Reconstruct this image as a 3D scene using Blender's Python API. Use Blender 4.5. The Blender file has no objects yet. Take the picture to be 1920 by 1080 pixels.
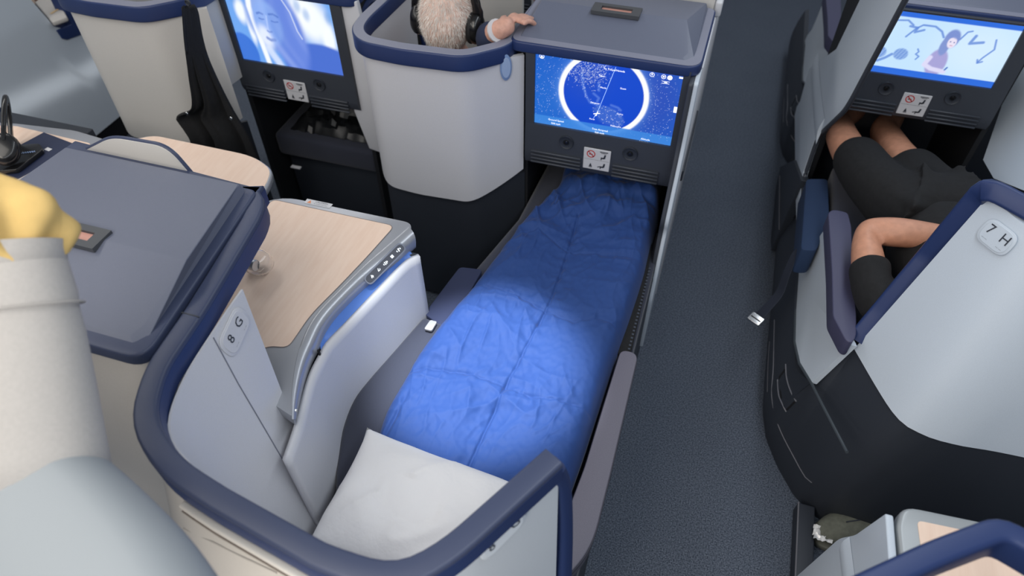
import bpy, bmesh, math, random
import numpy as np
from mathutils import Vector as V, Matrix, noise
random.seed(7)
S = bpy.context.scene
COL = S.collection
R = math.radians
# ------------------------------------------------------------------ camera
H, F = 1.95, 1320.0
yaw, pitch, roll = R(18.089), R(47.168), R(-0.674)
fw = V((-math.sin(yaw)*math.cos(pitch), math.cos(yaw)*math.cos(pitch), -math.sin(pitch)))
r0 = V((math.cos(yaw), math.sin(yaw), 0)); u0 = r0.cross(fw)
rt = r0*math.cos(roll)+u0*math.sin(roll); up = u0*math.cos(roll)-r0*math.sin(roll)
CAM = V((0, 0, H))
cd = bpy.data.cameras.new('camera'); cam = bpy.data.objects.new('camera', cd); COL.objects.link(cam)
cam.matrix_world = Matrix(((rt.x, up.x, -fw.x, 0), (rt.y, up.y, -fw.y, 0), (rt.z, up.z, -fw.z, H), (0, 0, 0, 1)))
cd.sensor_width = 36; cd.lens = 36*F/1920; cd.clip_start = .02
cd.dof.use_dof = True; cd.dof.focus_distance = 1.62; cd.dof.aperture_fstop = 2.8
S.camera = cam
# ------------------------------------------------------------------ light
S.view_settings.view_transform = 'Standard'; S.view_settings.look = 'None'
S.view_settings.exposure = 0.08; S.view_settings.gamma = 1.0; S.view_settings.use_curve_mapping = False
W = bpy.data.worlds.new('cabin_air'); S.world = W; W.use_nodes = True
W.node_tree.nodes['Background'].inputs[0].default_value = (.80, .88, 1.0, 1)
W.node_tree.nodes['Background'].inputs[1].default_value = 0.24
def area(name, loc, sx, sy, e, col, tilt=0):
    l = bpy.data.lights.new(name, 'AREA'); l.shape = 'RECTANGLE'; l.size = sx; l.size_y = sy; l.energy = e; l.color = col
    o = bpy.data.objects.new(name, l); o.location = loc; o.rotation_euler = (0, tilt, 0); COL.objects.link(o); return o
area('ceiling_strip_right', (.55, 1.0, 2.5), .35, 6, 38, (.88, .94, 1.0), R(0))
area('ceiling_strip_left', (-2.3, 1.0, 2.5), .35, 6, 32, (1.0, .97, .92), R(0))
area('ceiling_strip_centre', (-1.0, -.1, 2.6), 1.3, 1.3, 16, (1.0, .95, .88), R(0))
gl_ = area('galley_light', (-.9, -1.1, 2.3), 1.2, .8, 17, (1.0, .93, .84)); gl_.rotation_euler = (V((-.35, 1.0, .6))-V((-.9, -1.1, 2.3))).to_track_quat('-Z', 'Y').to_euler()
def spot(name, loc, tgt, e, ang, blend, col, rad=.02):
    l = bpy.data.lights.new(name, 'SPOT'); l.energy = e; l.spot_size = R(ang); l.spot_blend = blend; l.color = col; l.shadow_soft_size = rad
    o = bpy.data.objects.new(name, l); o.location = loc; o.rotation_euler = (V(tgt)-V(loc)).to_track_quat('-Z', 'Y').to_euler(); COL.objects.link(o)
spot('reading_lamp', (-.62, 1.0, 2.45), (-.40, .965, .5), 450, 19, .8, (.86, .92, 1.0))

rl_ = area('back_panel_fill', (-.22, -.20, .98), .25, .12, 2.6, (1.0, .88, .74)); rl_.rotation_euler = (V((-.60, .36, .75))-V((-.22, -.20, .98))).to_track_quat('-Z', 'Y').to_euler()  # unseen warm fill, added to brighten the cream back panel
# ------------------------------------------------------------------ helpers
def ray(px, py): return rt*((px-960)/F)-up*((py-540)/F)+fw
def at(px, py, x=None, y=None, z=None, d=None):
    r = ray(px, py)
    if d is not None: return CAM+r*d
    t = x/r.x if x is not None else (y/r.y if y is not None else (z-H)/r.z)
    return CAM+r*t

MATS = {}
def mat(name, col, rough=.5, metal=0, spec=.5, nscale=0, namt=0, bump=0, bscale=200, emit=None, trans=0, sheen=0, coat=0, bdist=.001):
    if name in MATS: return MATS[name]
    m = bpy.data.materials.new(name); m.use_nodes = True; nt = m.node_tree; b = nt.nodes['Principled BSDF']
    b.inputs['Base Color'].default_value = (*col, 1); b.inputs['Roughness'].default_value = rough; b.inputs['Metallic'].default_value = metal
    b.inputs['Specular IOR Level'].default_value = spec
    if trans: b.inputs['Transmission Weight'].default_value = trans
    if sheen: b.inputs['Sheen Weight'].default_value = sheen
    if coat: b.inputs['Coat Weight'].default_value = coat
    if emit: b.inputs['Emission Color'].default_value = (*emit[:3], 1); b.inputs['Emission Strength'].default_value = emit[3]
    if nscale or bump:
        tc = nt.nodes.new('ShaderNodeTexCoord')
    if nscale:
        n = nt.nodes.new('ShaderNodeTexNoise'); n.inputs['Scale'].default_value = nscale; n.inputs['Detail'].default_value = 4
        nt.links.new(tc.outputs['Object'], n.inputs['Vector'])
        cr = nt.nodes.new('ShaderNodeValToRGB'); cr.color_ramp.elements[0].position = .3; cr.color_ramp.elements[1].position = .7
        cr.color_ramp.elements[0].color = (*[c*(1-namt) for c in col], 1); cr.color_ramp.elements[1].color = (*[min(1, c*(1+namt)) for c in col], 1)
        nt.links.new(n.outputs['Fac'], cr.inputs['Fac']); nt.links.new(cr.outputs['Color'], b.inputs['Base Color'])
    if bump:
        n2 = nt.nodes.new('ShaderNodeTexNoise'); n2.inputs['Scale'].default_value = bscale; n2.inputs['Detail'].default_value = 3
        nt.links.new(tc.outputs['Object'], n2.inputs['Vector'])
        bp = nt.nodes.new('ShaderNodeBump'); bp.inputs['Strength'].default_value = bump; bp.inputs['Distance'].default_value = bdist
        nt.links.new(n2.outputs['Fac'], bp.inputs['Height']); nt.links.new(bp.outputs['Normal'], b.inputs['Normal'])
    MATS[name] = m; return m

WHITE = mat('white_plastic', (.62, .625, .66), .42, nscale=900, namt=.05, bump=.15, bscale=1500)
CREAM = mat('cream_plastic', (.62, .60, .57), .5, nscale=900, namt=.05, bump=.15, bscale=1500)
PALE = mat('pale_blue_plastic', (.56, .62, .69), .42, nscale=900, namt=.05, bump=.15, bscale=1500)
NAVY = mat('navy_trim', (.016, .034, .12), .45, bump=.1, bscale=1800)
NAVYLIT = mat('navy_trim_lit', (.045, .058, .112), .4, bump=.1, bscale=1800)  # lighter navy: light on the rim's top put into the colour
LID = mat('lid_grey_blue', (.125, .14, .195), .42, nscale=1200, namt=.08, bump=.2, bscale=1400)
DARK = mat('charcoal_plastic', (.028, .033, .044), .5, nscale=700, namt=.1, bump=.2, bscale=900)
BLACK = mat('black_void', (.004, .004, .006), .8)
BEZEL = mat('bezel_grey', (.042, .048, .062), .5, nscale=700, namt=.08, bump=.15, bscale=900)
SILVER = mat('silver_paint', (.46, .475, .51), .33, metal=.55, bump=.05, bscale=1500)
STEEL = mat('steel', (.75, .75, .75), .25, metal=1)
PAD = mat('armrest_leather', (.125, .118, .15), .55, nscale=400, namt=.08, bump=.3, bscale=900)
CUSH = mat('seat_fabric', (.030, .034, .055), .85, nscale=600, namt=.15, bump=.5, bscale=1400, sheen=.2)
BLUEF = mat('blue_seat_fabric', (.012, .032, .085), .8, nscale=600, namt=.15, bump=.5, bscale=1400)
STRAP = mat('belt_webbing', (.012, .016, .03), .75, bump=.4, bscale=1500)
PILLOW = mat('pillow_cotton', (.80, .79, .79), .9, bump=.15, bscale=60, bdist=.01)
BLACKC = mat('black_cloth', (.008, .008, .009), .9, nscale=90, namt=.25, bump=.6, bscale=900)
SKIN = mat('skin', (.56, .27, .17), .5, nscale=60, namt=.1, bump=.15, bscale=300)
SKINP = mat('skin_pink', (.60, .33, .25), .5, nscale=80, namt=.12, bump=.15, bscale=300)
HAIR = mat('grey_hair', (.80, .74, .68), .6, nscale=40, namt=.25)
GLOSS = mat('black_gloss', (.008, .008, .009), .25, coat=.3)
INK = mat('dark_print', (.03, .035, .05), .6)
REDI = mat('red_print', (.55, .03, .03), .6)
STICK = mat('sticker_white', (.62, .62, .64), .5)
YELLOW = mat('yellow_cloth', (.66, .46, .17), .85, nscale=30, namt=.08, bump=.3, bscale=500)
CREAMC = mat('cream_cloth', (.46, .44, .42), .8, nscale=200, namt=.04, bump=.3, bscale=700)
OLIVE = mat('olive_cloth', (.12, .125, .10), .85, nscale=80, namt=.15, bump=.4, bscale=600)
NAVYP = mat('navy_paper', (.018, .026, .065), .55)
SHIRT = mat('navy_shirt', (.02, .03, .07), .85, bump=.4, bscale=500)
BLUES = mat('blue_emissive', (.08, .18, .5), .4, emit=(.06, .2, .85, .10))  # blue base with a faint emission
ICON = mat('icon_light', (.9, .95, 1), .4, emit=(.85, .93, 1, .8))
SLOTP = mat('reading_slot_window', (.50, .25, .20), .4)
ICON2 = mat('screen_white', (1, 1, 1), .4, emit=(.95, .98, 1, 1.0))
CLEAR = mat('clear_plastic', (1, 1, 1), .06, trans=1.0)
CLEAR.node_tree.nodes['Principled BSDF'].inputs['IOR'].default_value = 1.45
def wood_mat():
    m = bpy.data.materials.new('pale_birch'); m.use_nodes = True; nt = m.node_tree; b = nt.nodes['Principled BSDF']; b.inputs['Roughness'].default_value = .42
    tc = nt.nodes.new('ShaderNodeTexCoord'); mp = nt.nodes.new('ShaderNodeMapping'); mp.inputs['Scale'].default_value = (55, 7, 20); mp.inputs['Rotation'].default_value = (0, 0, .15)
    n = nt.nodes.new('ShaderNodeTexNoise'); n.inputs['Scale'].default_value = 1.6; n.inputs['Detail'].default_value = 6
    cr = nt.nodes.new('ShaderNodeValToRGB'); cr.color_ramp.elements[0].position = .25; cr.color_ramp.elements[1].position = .7
    cr.color_ramp.elements[0].color = (.80, .585, .455, 1); cr.color_ramp.elements[1].color = (.86, .66, .53, 1)
    nt.links.new(tc.outputs['Object'], mp.inputs[0]); nt.links.new(mp.outputs[0], n.inputs['Vector']); nt.links.new(n.outputs['Fac'], cr.inputs[0]); nt.links.new(cr.outputs[0], b.inputs['Base Color'])
    return m
WOOD = wood_mat()
def carpet_mat():
    m = bpy.data.materials.new('carpet'); m.use_nodes = True; nt = m.node_tree; b = nt.nodes['Principled BSDF']; b.inputs['Roughness'].default_value = .95
    b.inputs['Specular IOR Level'].default_value = .15
    tc = nt.nodes.new('ShaderNodeTexCoord')
    n = nt.nodes.new('ShaderNodeTexNoise'); n.inputs['Scale'].default_value = 260; n.inputs['Detail'].default_value = 3
    n3 = nt.nodes.new('ShaderNodeTexNoise'); n3.inputs['Scale'].default_value = 5
    cr = nt.nodes.new('ShaderNodeValToRGB'); cr.color_ramp.elements[0].position = .32; cr.color_ramp.elements[1].position = .72
    cr.color_ramp.elements[0].color = (.032, .042, .060, 1); cr.color_ramp.elements[1].color = (.18, .205, .255, 1)
    mx = nt.nodes.new('ShaderNodeMix'); mx.data_type = 'RGBA'; mx.blend_type = 'MULTIPLY'; mx.inputs[0].default_value = .35
    cr2 = nt.nodes.new('ShaderNodeValToRGB'); cr2.color_ramp.elements[0].color = (.6, .62, .66, 1)
    nt.links.new(tc.outputs['Object'], n.inputs['Vector']); nt.links.new(tc.outputs['Object'], n3.inputs['Vector'])
    nt.links.new(n.outputs['Fac'], cr.inputs[0]); nt.links.new(n3.outputs['Fac'], cr2.inputs[0])
    nt.links.new(cr.outputs[0], mx.inputs['A']); nt.links.new(cr2.outputs[0], mx.inputs['B']); nt.links.new(mx.outputs['Result'], b.inputs['Base Color'])
    bp = nt.nodes.new('ShaderNodeBump'); bp.inputs['Strength'].default_value = .7; bp.inputs['Distance'].default_value = .004
    nt.links.new(n.outputs['Fac'], bp.inputs['Height']); nt.links.new(bp.outputs['Normal'], b.inputs['Normal'])
    return m
CARPET = carpet_mat()
def duvet_mat():
    m = bpy.data.materials.new('duvet_blue'); m.use_nodes = True; nt = m.node_tree; b = nt.nodes['Principled BSDF']
    b.inputs['Base Color'].default_value = (.020, .056, .20, 1); b.inputs['Roughness'].default_value = .7; b.inputs['Specular IOR Level'].default_value = .25; b.inputs['Sheen Weight'].default_value = .10
    b.inputs['Sheen Roughness'].default_value = .4
    tc = nt.nodes.new('ShaderNodeTexCoord'); mp = nt.nodes.new('ShaderNodeMapping'); mp.inputs['Scale'].default_value = (1, .55, 1); mp.inputs['Rotation'].default_value = (0, 0, -.5)
    n = nt.nodes.new('ShaderNodeTexNoise'); n.noise_type = 'RIDGED_MULTIFRACTAL'; n.inputs['Scale'].default_value = 13; n.inputs['Detail'].default_value = 4; n.inputs['Distortion'].default_value = .4
    bp = nt.nodes.new('ShaderNodeBump'); bp.inputs['Strength'].default_value = .45; bp.inputs['Distance'].default_value = .0035
    nt.links.new(tc.outputs['Object'], mp.inputs[0]); nt.links.new(mp.outputs[0], n.inputs['Vector']); nt.links.new(n.outputs['Fac'], bp.inputs['Height']); nt.links.new(bp.outputs['Normal'], b.inputs['Normal'])
    return m
DUVET = duvet_mat()
def screen_mat(name, strength):
    m = bpy.data.materials.new(name); m.use_nodes = True; nt = m.node_tree; b = nt.nodes['Principled BSDF']
    b.inputs['Base Color'].default_value = (.005, .005, .008, 1); b.inputs['Roughness'].default_value = .2
    a = nt.nodes.new('ShaderNodeVertexColor'); a.layer_name = 'pic'
    nt.links.new(a.outputs['Color'], b.inputs['Emission Color']); b.inputs['Emission Strength'].default_value = strength
    return m
SCREEN = screen_mat('screen_glow', 1.0)

def link(me, name, m, parent=None):
    o = bpy.data.objects.new(name, me); COL.objects.link(o)
    if m is not None: me.materials.append(m)
    if parent is not None:
        o.parent = parent; l = V(parent.location)
        p = parent.parent
        while p is not None: l = l+V(p.location); p = p.parent
        o.location = -l
    return o
def fin(bm, name, m, parent=None, smooth=True, ang=38):
    bmesh.ops.recalc_face_normals(bm, faces=bm.faces)
    me = bpy.data.meshes.new(name); bm.to_mesh(me); bm.free()
    if smooth:
        me.polygons.foreach_set('use_smooth', [True]*len(me.polygons)); me.set_sharp_from_angle(angle=R(ang))
    return link(me, name, m, parent)
def bev(bm, w, seg=3, ang=28):
    if w <= 0: return
    es = [e for e in bm.edges if len(e.link_faces) == 2 and e.calc_face_angle(0) > R(ang)]
    if es: bmesh.ops.bevel(bm, geom=es, offset=w, segments=seg, profile=.5, affect='EDGES', clamp_overlap=True)
def empty(name, loc, label=None, cat=None, group=None):
    o = bpy.data.objects.new(name, None); o.location = loc; o.empty_display_size = .05; COL.objects.link(o)
    tag(o, label, cat, group); return o
def tag(o, label=None, cat=None, group=None, kind=None):
    if label: o['label'] = label
    if cat: o['category'] = cat
    if group: o['group'] = group
    if kind: o['kind'] = kind
    return o
def add_prism(bm, pts, off):
    n = len(pts); off = V(off)
    a = [bm.verts.new(p) for p in pts]; b = [bm.verts.new(V(p)+off) for p in pts]
    bm.faces.new(a); bm.faces.new(b[::-1])
    for i in range(n): bm.faces.new((a[i], b[i], b[(i+1) % n], a[(i+1) % n]))
def prism(name, pts, off, m, parent=None, w=.004, seg=3):
    bm = bmesh.new(); add_prism(bm, pts, off); bmesh.ops.recalc_face_normals(bm, faces=bm.faces); bev(bm, w, seg); return fin(bm, name, m, parent)
def add_box(bm, lo, hi):
    lo, hi = V(lo), V(hi)
    add_prism(bm, [V((lo.x, lo.y, lo.z)), V((hi.x, lo.y, lo.z)), V((hi.x, hi.y, lo.z)), V((lo.x, hi.y, lo.z))], (0, 0, hi.z-lo.z))
def box(name, lo, hi, m, parent=None, w=.004, seg=3):
    bm = bmesh.new(); add_box(bm, lo, hi); bmesh.ops.recalc_face_normals(bm, faces=bm.faces); bev(bm, w, seg); return fin(bm, name, m, parent)
def fillet(pts, r, n=6, closed=True):
    pts = [V(p) for p in pts]; N = len(pts); out = []
    for i, p in enumerate(pts):
        rr = r[i] if isinstance(r, (list, tuple)) else r
        if (not closed and i in (0, N-1)) or rr <= 0: out.append(p); continue
        a, b = pts[i-1]-p, pts[(i+1) % N]-p
        ra = min(rr, a.length*.48); rb = min(rr, b.length*.48)
        s, e = p+a.normalized()*ra, p+b.normalized()*rb
        for k in range(n+1):
            t = k/n; out.append(s*(1-t)**2+p*2*t*(1-t)+e*t*t)
    return out
def spline(pts, n=8):
    pts = [V(p) for p in pts]; out = []
    for i in range(len(pts)-1):
        p0 = pts[max(i-1, 0)]; p1 = pts[i]; p2 = pts[i+1]; p3 = pts[min(i+2, len(pts)-1)]
        for k in range(n):
            t = k/n
            out.append(.5*((2*p1)+(p2-p0)*t+(2*p0-5*p1+4*p2-p3)*t*t+(3*p1-p0-3*p2+p3)*t**3))
    out.append(pts[-1]); return out
def resample(pts, n):
    pts = [V(p) for p in pts]; L = [0]
    for i in range(1, len(pts)): L.append(L[-1]+(pts[i]-pts[i-1]).length)
    out = []; j = 0
    for k in range(n):
        s = L[-1]*k/(n-1)
        while j < len(L)-2 and L[j+1] < s: j += 1
        t = (s-L[j])/max(1e-9, L[j+1]-L[j]); out.append(pts[j].lerp(pts[j+1], min(1, max(0, t))))
    return out
def add_sweep(bm, path, prof, upv=V((0, 0, 1)), scale=None):
    path = [V(p) for p in path]; rings = []; N = len(path)
    for i, p in enumerate(path):
        t = (path[min(i+1, N-1)]-path[max(i-1, 0)]).normalized()
        s = t.cross(upv).normalized(); u = s.cross(t).normalized()
        k = scale(i/(N-1)) if scale else 1
        if 0 < i < N-1:
            a = (path[i]-path[i-1]).angle(path[i+1]-path[i], 0); mit = 1/max(.6, math.cos(a/2))
        else: mit = 1
        rings.append([bm.verts.new(p+s*(q[0]*k*mit)+u*(q[1]*k)) for q in prof])
    M = len(prof)
    for i in range(N-1):
        for j in range(M): bm.faces.new((rings[i][j], rings[i][(j+1) % M], rings[i+1][(j+1) % M], rings[i+1][j]))
    bm.faces.new(rings[0]); bm.faces.new(rings[-1][::-1])
def sweep(name, path, prof, m, parent=None, upv=V((0, 0, 1)), scale=None):
    bm = bmesh.new(); add_sweep(bm, path, prof, upv, scale); return fin(bm, name, m, parent)
def circ(r, n=10): return [(r*math.cos(2*math.pi*k/n), r*math.sin(2*math.pi*k/n)) for k in range(n)]
def rrect(w, h, r, n=3):
    out = []
    for cx, cy, a0 in ((w/2-r, h/2-r, 0), (-w/2+r, h/2-r, 90), (-w/2+r, -h/2+r, 180), (w/2-r, -h/2+r, 270)):
        for k in range(n+1):
            a = R(a0+90*k/n); out.append((cx+r*math.cos(a), cy+r*math.sin(a)))
    return out
def tube(name, path, r, m, parent=None, n=10, scale=None):
    return sweep(name, path, circ(r, n), m, parent, upv=V((.123, .2, .97)), scale=scale)
def add_grid(bm, rows, flip=False):
    vs = [[bm.verts.new(p) for p in r] for r in rows]
    for i in range(len(vs)-1):
        for j in range(len(vs[0])-1): bm.faces.new((vs[i][j], vs[i][j+1], vs[i+1][j+1], vs[i+1][j]))
    return vs
def sheet(name, rows, thick, m, parent=None, w=0, ang=38):
    """closed slab between the grid rows and the grid moved by thick (vector)"""
    bm = bmesh.new(); th = V(thick); A = add_grid(bm, rows); B = add_grid(bm, [[V(p)+th for p in r] for r in rows])
    n, k = len(A), len(A[0])
    for i in range(n-1):
        bm.faces.new((A[i][0], B[i][0], B[i+1][0], A[i+1][0])); bm.faces.new((A[i][-1], B[i][-1], B[i+1][-1], A[i+1][-1]))
    for j in range(k-1):
        bm.faces.new((A[0][j], B[0][j], B[0][j+1], A[0][j+1])); bm.faces.new((A[-1][j], B[-1][j], B[-1][j+1], A[-1][j+1]))
    bmesh.ops.recalc_face_normals(bm, faces=bm.faces)
    if w: bev(bm, w, 2, 50)
    return fin(bm, name, m, parent, ang=ang)
def wall(name, path, top_z, bot, m, parent=None, t=.02, n=6, side=1):
    """shell panel standing under a path; bot = list of points (same count) or a z"""
    P = len(path); rows_o = []; 
    nr = []
    for i in range(P):
        d = path[min(i+1, P-1)]-path[max(i-1, 0)]; d.z = 0; nr.append(V((d.y, -d.x, 0)).normalized()*t*side)
    tops = [V((p.x, p.y, top_z)) for p in path]
    bots = [V((p.x, p.y, bot)) for p in path] if not isinstance(bot, list) else [V(b) for b in bot]
    bm = bmesh.new()
    A = add_grid(bm, [[tops[i].lerp(bots[i], k/n) for i in range(P)] for k in range(n+1)])
    B = add_grid(bm, [[tops[i].lerp(bots[i], k/n)+nr[i] for i in range(P)] for k in range(n+1)])
    for j in range(P-1):
        bm.faces.new((A[0][j], A[0][j+1], B[0][j+1], B[0][j])); bm.faces.new((A[-1][j], B[-1][j], B[-1][j+1], A[-1][j+1]))
    for i in range(n):
        bm.faces.new((A[i][0], B[i][0], B[i+1][0], A[i+1][0])); bm.faces.new((A[i][-1], A[i+1][-1], B[i+1][-1], B[i][-1]))
    return fin(bm, name, m, parent)
def add_lathe(bm, prof, o, ax, n=24):
    ax = V(ax).normalized(); s = ax.orthogonal().normalized(); t = ax.cross(s); rings = []
    for r, h in prof: rings.append([bm.verts.new(V(o)+ax*h+(s*math.cos(2*math.pi*k/n)+t*math.sin(2*math.pi*k/n))*max(r, 1e-5)) for k in range(n)])
    for i in range(len(rings)-1):
        for k in range(n): bm.faces.new((rings[i][k], rings[i][(k+1) % n], rings[i+1][(k+1) % n], rings[i+1][k]))
    bm.faces.new(rings[0]); bm.faces.new(rings[-1][::-1])
def lathe(name, prof, o, ax, m, parent=None, n=24):
    bm = bmesh.new(); add_lathe(bm, prof, o, ax, n); return fin(bm, name, m, parent)
def text_tris(s, size):
    c = bpy.data.curves.new('t', 'FONT'); c.body = s; c.size = size; c.align_x = 'CENTER'; c.align_y = 'CENTER'; c.resolution_u = 2
    o = bpy.data.objects.new('t', c); COL.objects.link(o); dg = bpy.context.evaluated_depsgraph_get()
    me = o.evaluated_get(dg).to_mesh(); vs = [v.co.copy() for v in me.vertices]; fs = [tuple(p.vertices) for p in me.polygons]
    o.evaluated_get(dg).to_mesh_clear(); bpy.data.objects.remove(o); bpy.data.curves.remove(c); return vs, fs
class Flat:
    """flat printing in the plane o + u*ux + v*uy"""
    def __init__(s, o, ux, uy, lift=.0008):
        s.o = V(o); s.ux = V(ux).normalized(); s.uy = V(uy).normalized(); s.n = s.ux.cross(s.uy).normalized(); s.l = lift; s.bm = bmesh.new()
    def p(s, u, v): return s.o+s.ux*u+s.uy*v+s.n*s.l
    def text(s, t, u, v, size, ang=0):
        vs, fs = text_tris(t, size); ca, sa = math.cos(ang), math.sin(ang)
        bv = [s.bm.verts.new(s.p(u+a.x*ca-a.y*sa, v+a.x*sa+a.y*ca)) for a in vs]
        for f in fs:
            try: s.bm.faces.new([bv[i] for i in f])
            except ValueError: pass
    def poly(s, pts):
        s.bm.faces.new([s.bm.verts.new(s.p(*q)) for q in pts])
    def line(s, a, b, w):
        d = V((b[0]-a[0], b[1]-a[1])); k = V((-d.y, d.x)).normalized()*w/2
        s.poly([(a[0]+k.x, a[1]+k.y), (b[0]+k.x, b[1]+k.y), (b[0]-k.x, b[1]-k.y), (a[0]-k.x, a[1]-k.y)])
    def ring(s, u, v, r0, r1, n=24):
        for k in range(n):
            a, b = 2*math.pi*k/n, 2*math.pi*(k+1)/n
            s.poly([(u+r1*math.cos(a), v+r1*math.sin(a)), (u+r1*math.cos(b), v+r1*math.sin(b)), (u+r0*math.cos(b), v+r0*math.sin(b)), (u+r0*math.cos(a), v+r0*math.sin(a))])
    def disc(s, u, v, r, n=20): s.poly([(u+r*math.cos(2*math.pi*k/n), v+r*math.sin(2*math.pi*k/n)) for k in range(n)])
    def done(s, name, m, parent):
        me = bpy.data.meshes.new(name); s.bm.to_mesh(me); s.bm.free(); return link(me, name, m, parent)

from mathutils.bvhtree import BVHTree
def onto(o, px, py, off=.002):
    bpy.context.view_layer.update(); M = o.matrix_world
    me = o.data; t = BVHTree.FromPolygons([M @ v.co for v in me.vertices], [tuple(p.vertices) for p in me.polygons])
    r = ray(px, py).normalized(); h = t.ray_cast(CAM, r)
    if h[0] is None: return None
    return h[0]-r*off
def frame(o, px, py, qx, qy, off=.001):
    """point on o under a pixel, with axes along the surface towards a second pixel"""
    a, b = onto(o, px, py, off), onto(o, qx, qy, off); c = onto(o, px+(qy-py)*.5, py-(qx-px)*.5, off); ux = (b-a).normalized(); n = ux.cross(c-a).normalized()
    if n.dot(CAM-a) < 0: n = -n
    return a, ux, n.cross(ux), n
# ------------------------------------------------------------------ setting
bm = bmesh.new(); add_grid(bm, [[V((x, y, 0)) for x in (-4.2, -2, 0, 2.6)] for y in (-1.2, 1, 3, 7)])
tag(fin(bm, 'floor', CARPET), 'dark blue-grey carpet running down the aisle', 'floor', kind='structure')
tag(box('wall_left', (-4.3, -1.2, 0), (-4.2, 7, 2.2), WHITE), 'pale cabin side wall beyond the left seats', 'wall', kind='structure')
tag(box('wall_right', (2.6, -1.2, 0), (2.7, 7, 2.2), WHITE), 'pale cabin side wall beyond the right seats', 'wall', kind='structure')

# ------------------------------------------------------------------ screen pictures
def picture_mesh(name, x0, x1, z0, z1, y, fn, parent, nx=224, nz=126):
    u, v = np.meshgrid(np.linspace(0, 1, nx), np.linspace(0, 1, nz)); c = np.clip(fn(u, v), 0, 1.0)
    co = np.stack([x0+(x1-x0)*u, np.full_like(u, y), z0+(z1-z0)*v], -1).reshape(-1, 3)
    i = np.arange(nx*nz).reshape(nz, nx); f = np.stack([i[:-1, :-1], i[:-1, 1:], i[1:, 1:], i[1:, :-1]], -1).reshape(-1, 4)
    me = bpy.data.meshes.new(name); me.from_pydata(co.tolist(), [], f.tolist())
    a = me.color_attributes.new('pic', 'FLOAT_COLOR', 'POINT'); a.data.foreach_set('color', np.concatenate([c, np.ones(c.shape[:2]+(1,))], -1).astype(np.float32).ravel())
    return link(me, name, SCREEN, parent)
def sm(x, a, b): t = np.clip((x-a)/(b-a), 0, 1); return t*t*(3-2*t)
def mixc(c, k, col): return c*(1-k[..., None])+np.array(col)*k[..., None]
def blob(u, v, cu, cv, ru, rv, soft=.25, ang=0, asp=16/9):
    x = (u-cu)*asp; y = v-cv; ca, sa = math.cos(ang), math.sin(ang); xr = x*ca+y*sa; yr = -x*sa+y*ca
    return 1-sm(np.sqrt((xr/(ru*asp))**2+(yr/rv)**2), 1-soft, 1+soft)
def stroke(u, v, pts, w, soft=.4):
    d = np.full_like(u, 9.)
    for (a, b), (c, e) in zip(pts[:-1], pts[1:]):
        px, py = (u-a)*16/9, v-b; dx, dy = (c-a)*16/9, e-b; t = np.clip((px*dx+py*dy)/(dx*dx+dy*dy+1e-9), 0, 1); d = np.minimum(d, np.hypot(px-t*dx, py-t*dy))
    return 1-sm(d, w*(1-soft), w*(1+soft))
rng = np.random.default_rng(3)
def pic_map(u, v):
    c = np.ones(u.shape+(3,))*np.array([.012, .115, .56])
    c = mixc(c, .7*blob(u, v, .85, .62, .2, .6, .9), (.03, .06, .42)); c = mixc(c, .5*blob(u, v, .05, .3, .2, .4, .9), (.02, .16, .62))
    st = np.zeros_like(u); m = rng.random(u.shape); st[m > .955] = rng.random((m > .955).sum())**2.2; c = mixc(c, st*.75, (.55, .7, 1.))
    du = (u-.487)*16/9; dv = v-.55; r = np.hypot(du, dv); R0 = .50
    c = mixc(c, .75*np.exp(-np.clip(r-R0-.03, 0, 1)/.035)*(r > R0), (.25, .5, 1.))
    inside = 1-sm(r, R0-.008, R0+.008)
    g = np.ones(u.shape+(3,))*np.array([.005, .060, .56]); g = mixc(g, .8*blob(u, v, .36, .8, .14, .3, .8), (.015, .07, .50))
    land = np.clip(blob(u, v, .545, .27, .085, .12, .3)+blob(u, v, .50, .33, .07, .07, .3)+blob(u, v, .60, .22, .05, .09, .3), 0, 1)
    g = mixc(g, land*.8, (.05, .14, .58))
    for a in (((.33, .78), (.345, .62), (.37, .5), (.4, .42), (.46, .40)), ((.45, .7), (.455, .6)), ((.42, .55), (.46, .5), (.45, .45)), ((.55, .43), (.6, .41), (.62, .38))):
        g = mixc(g, .55*stroke(u, v, a, .014, .8), (.12, .25, .75))
    city = np.zeros_like(u); m2 = rng.random(u.shape)
    w = np.clip(blob(u, v, .36, .83, .11, .16, .9)+.7*blob(u, v, .44, .92, .07, .09, .8)+.5*stroke(u, v, ((.34, .66), (.37, .5), (.42, .42)), .02, .9)+.25*land, 0, 1)
    city[m2 > 1-.30*w] = .9; g = mixc(g, city*rng.random(u.shape), (.75, .85, 1.))
    c = mixc(c, inside, g) if False else c*(1-inside[..., None])+g*inside[..., None]
    ring = sm(r, R0-.006, R0+.006)*(1-sm(r, R0+.045, R0+.075))*sm(v, .13, .14)*(1-sm(v, .955, .965)*(np.abs(du) < .26)); c = mixc(c, ring, (1, 1, 1))
    c = mixc(c, .8*(1-sm(v, .125, .13)), (.05, .25, .72))
    return c
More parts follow.
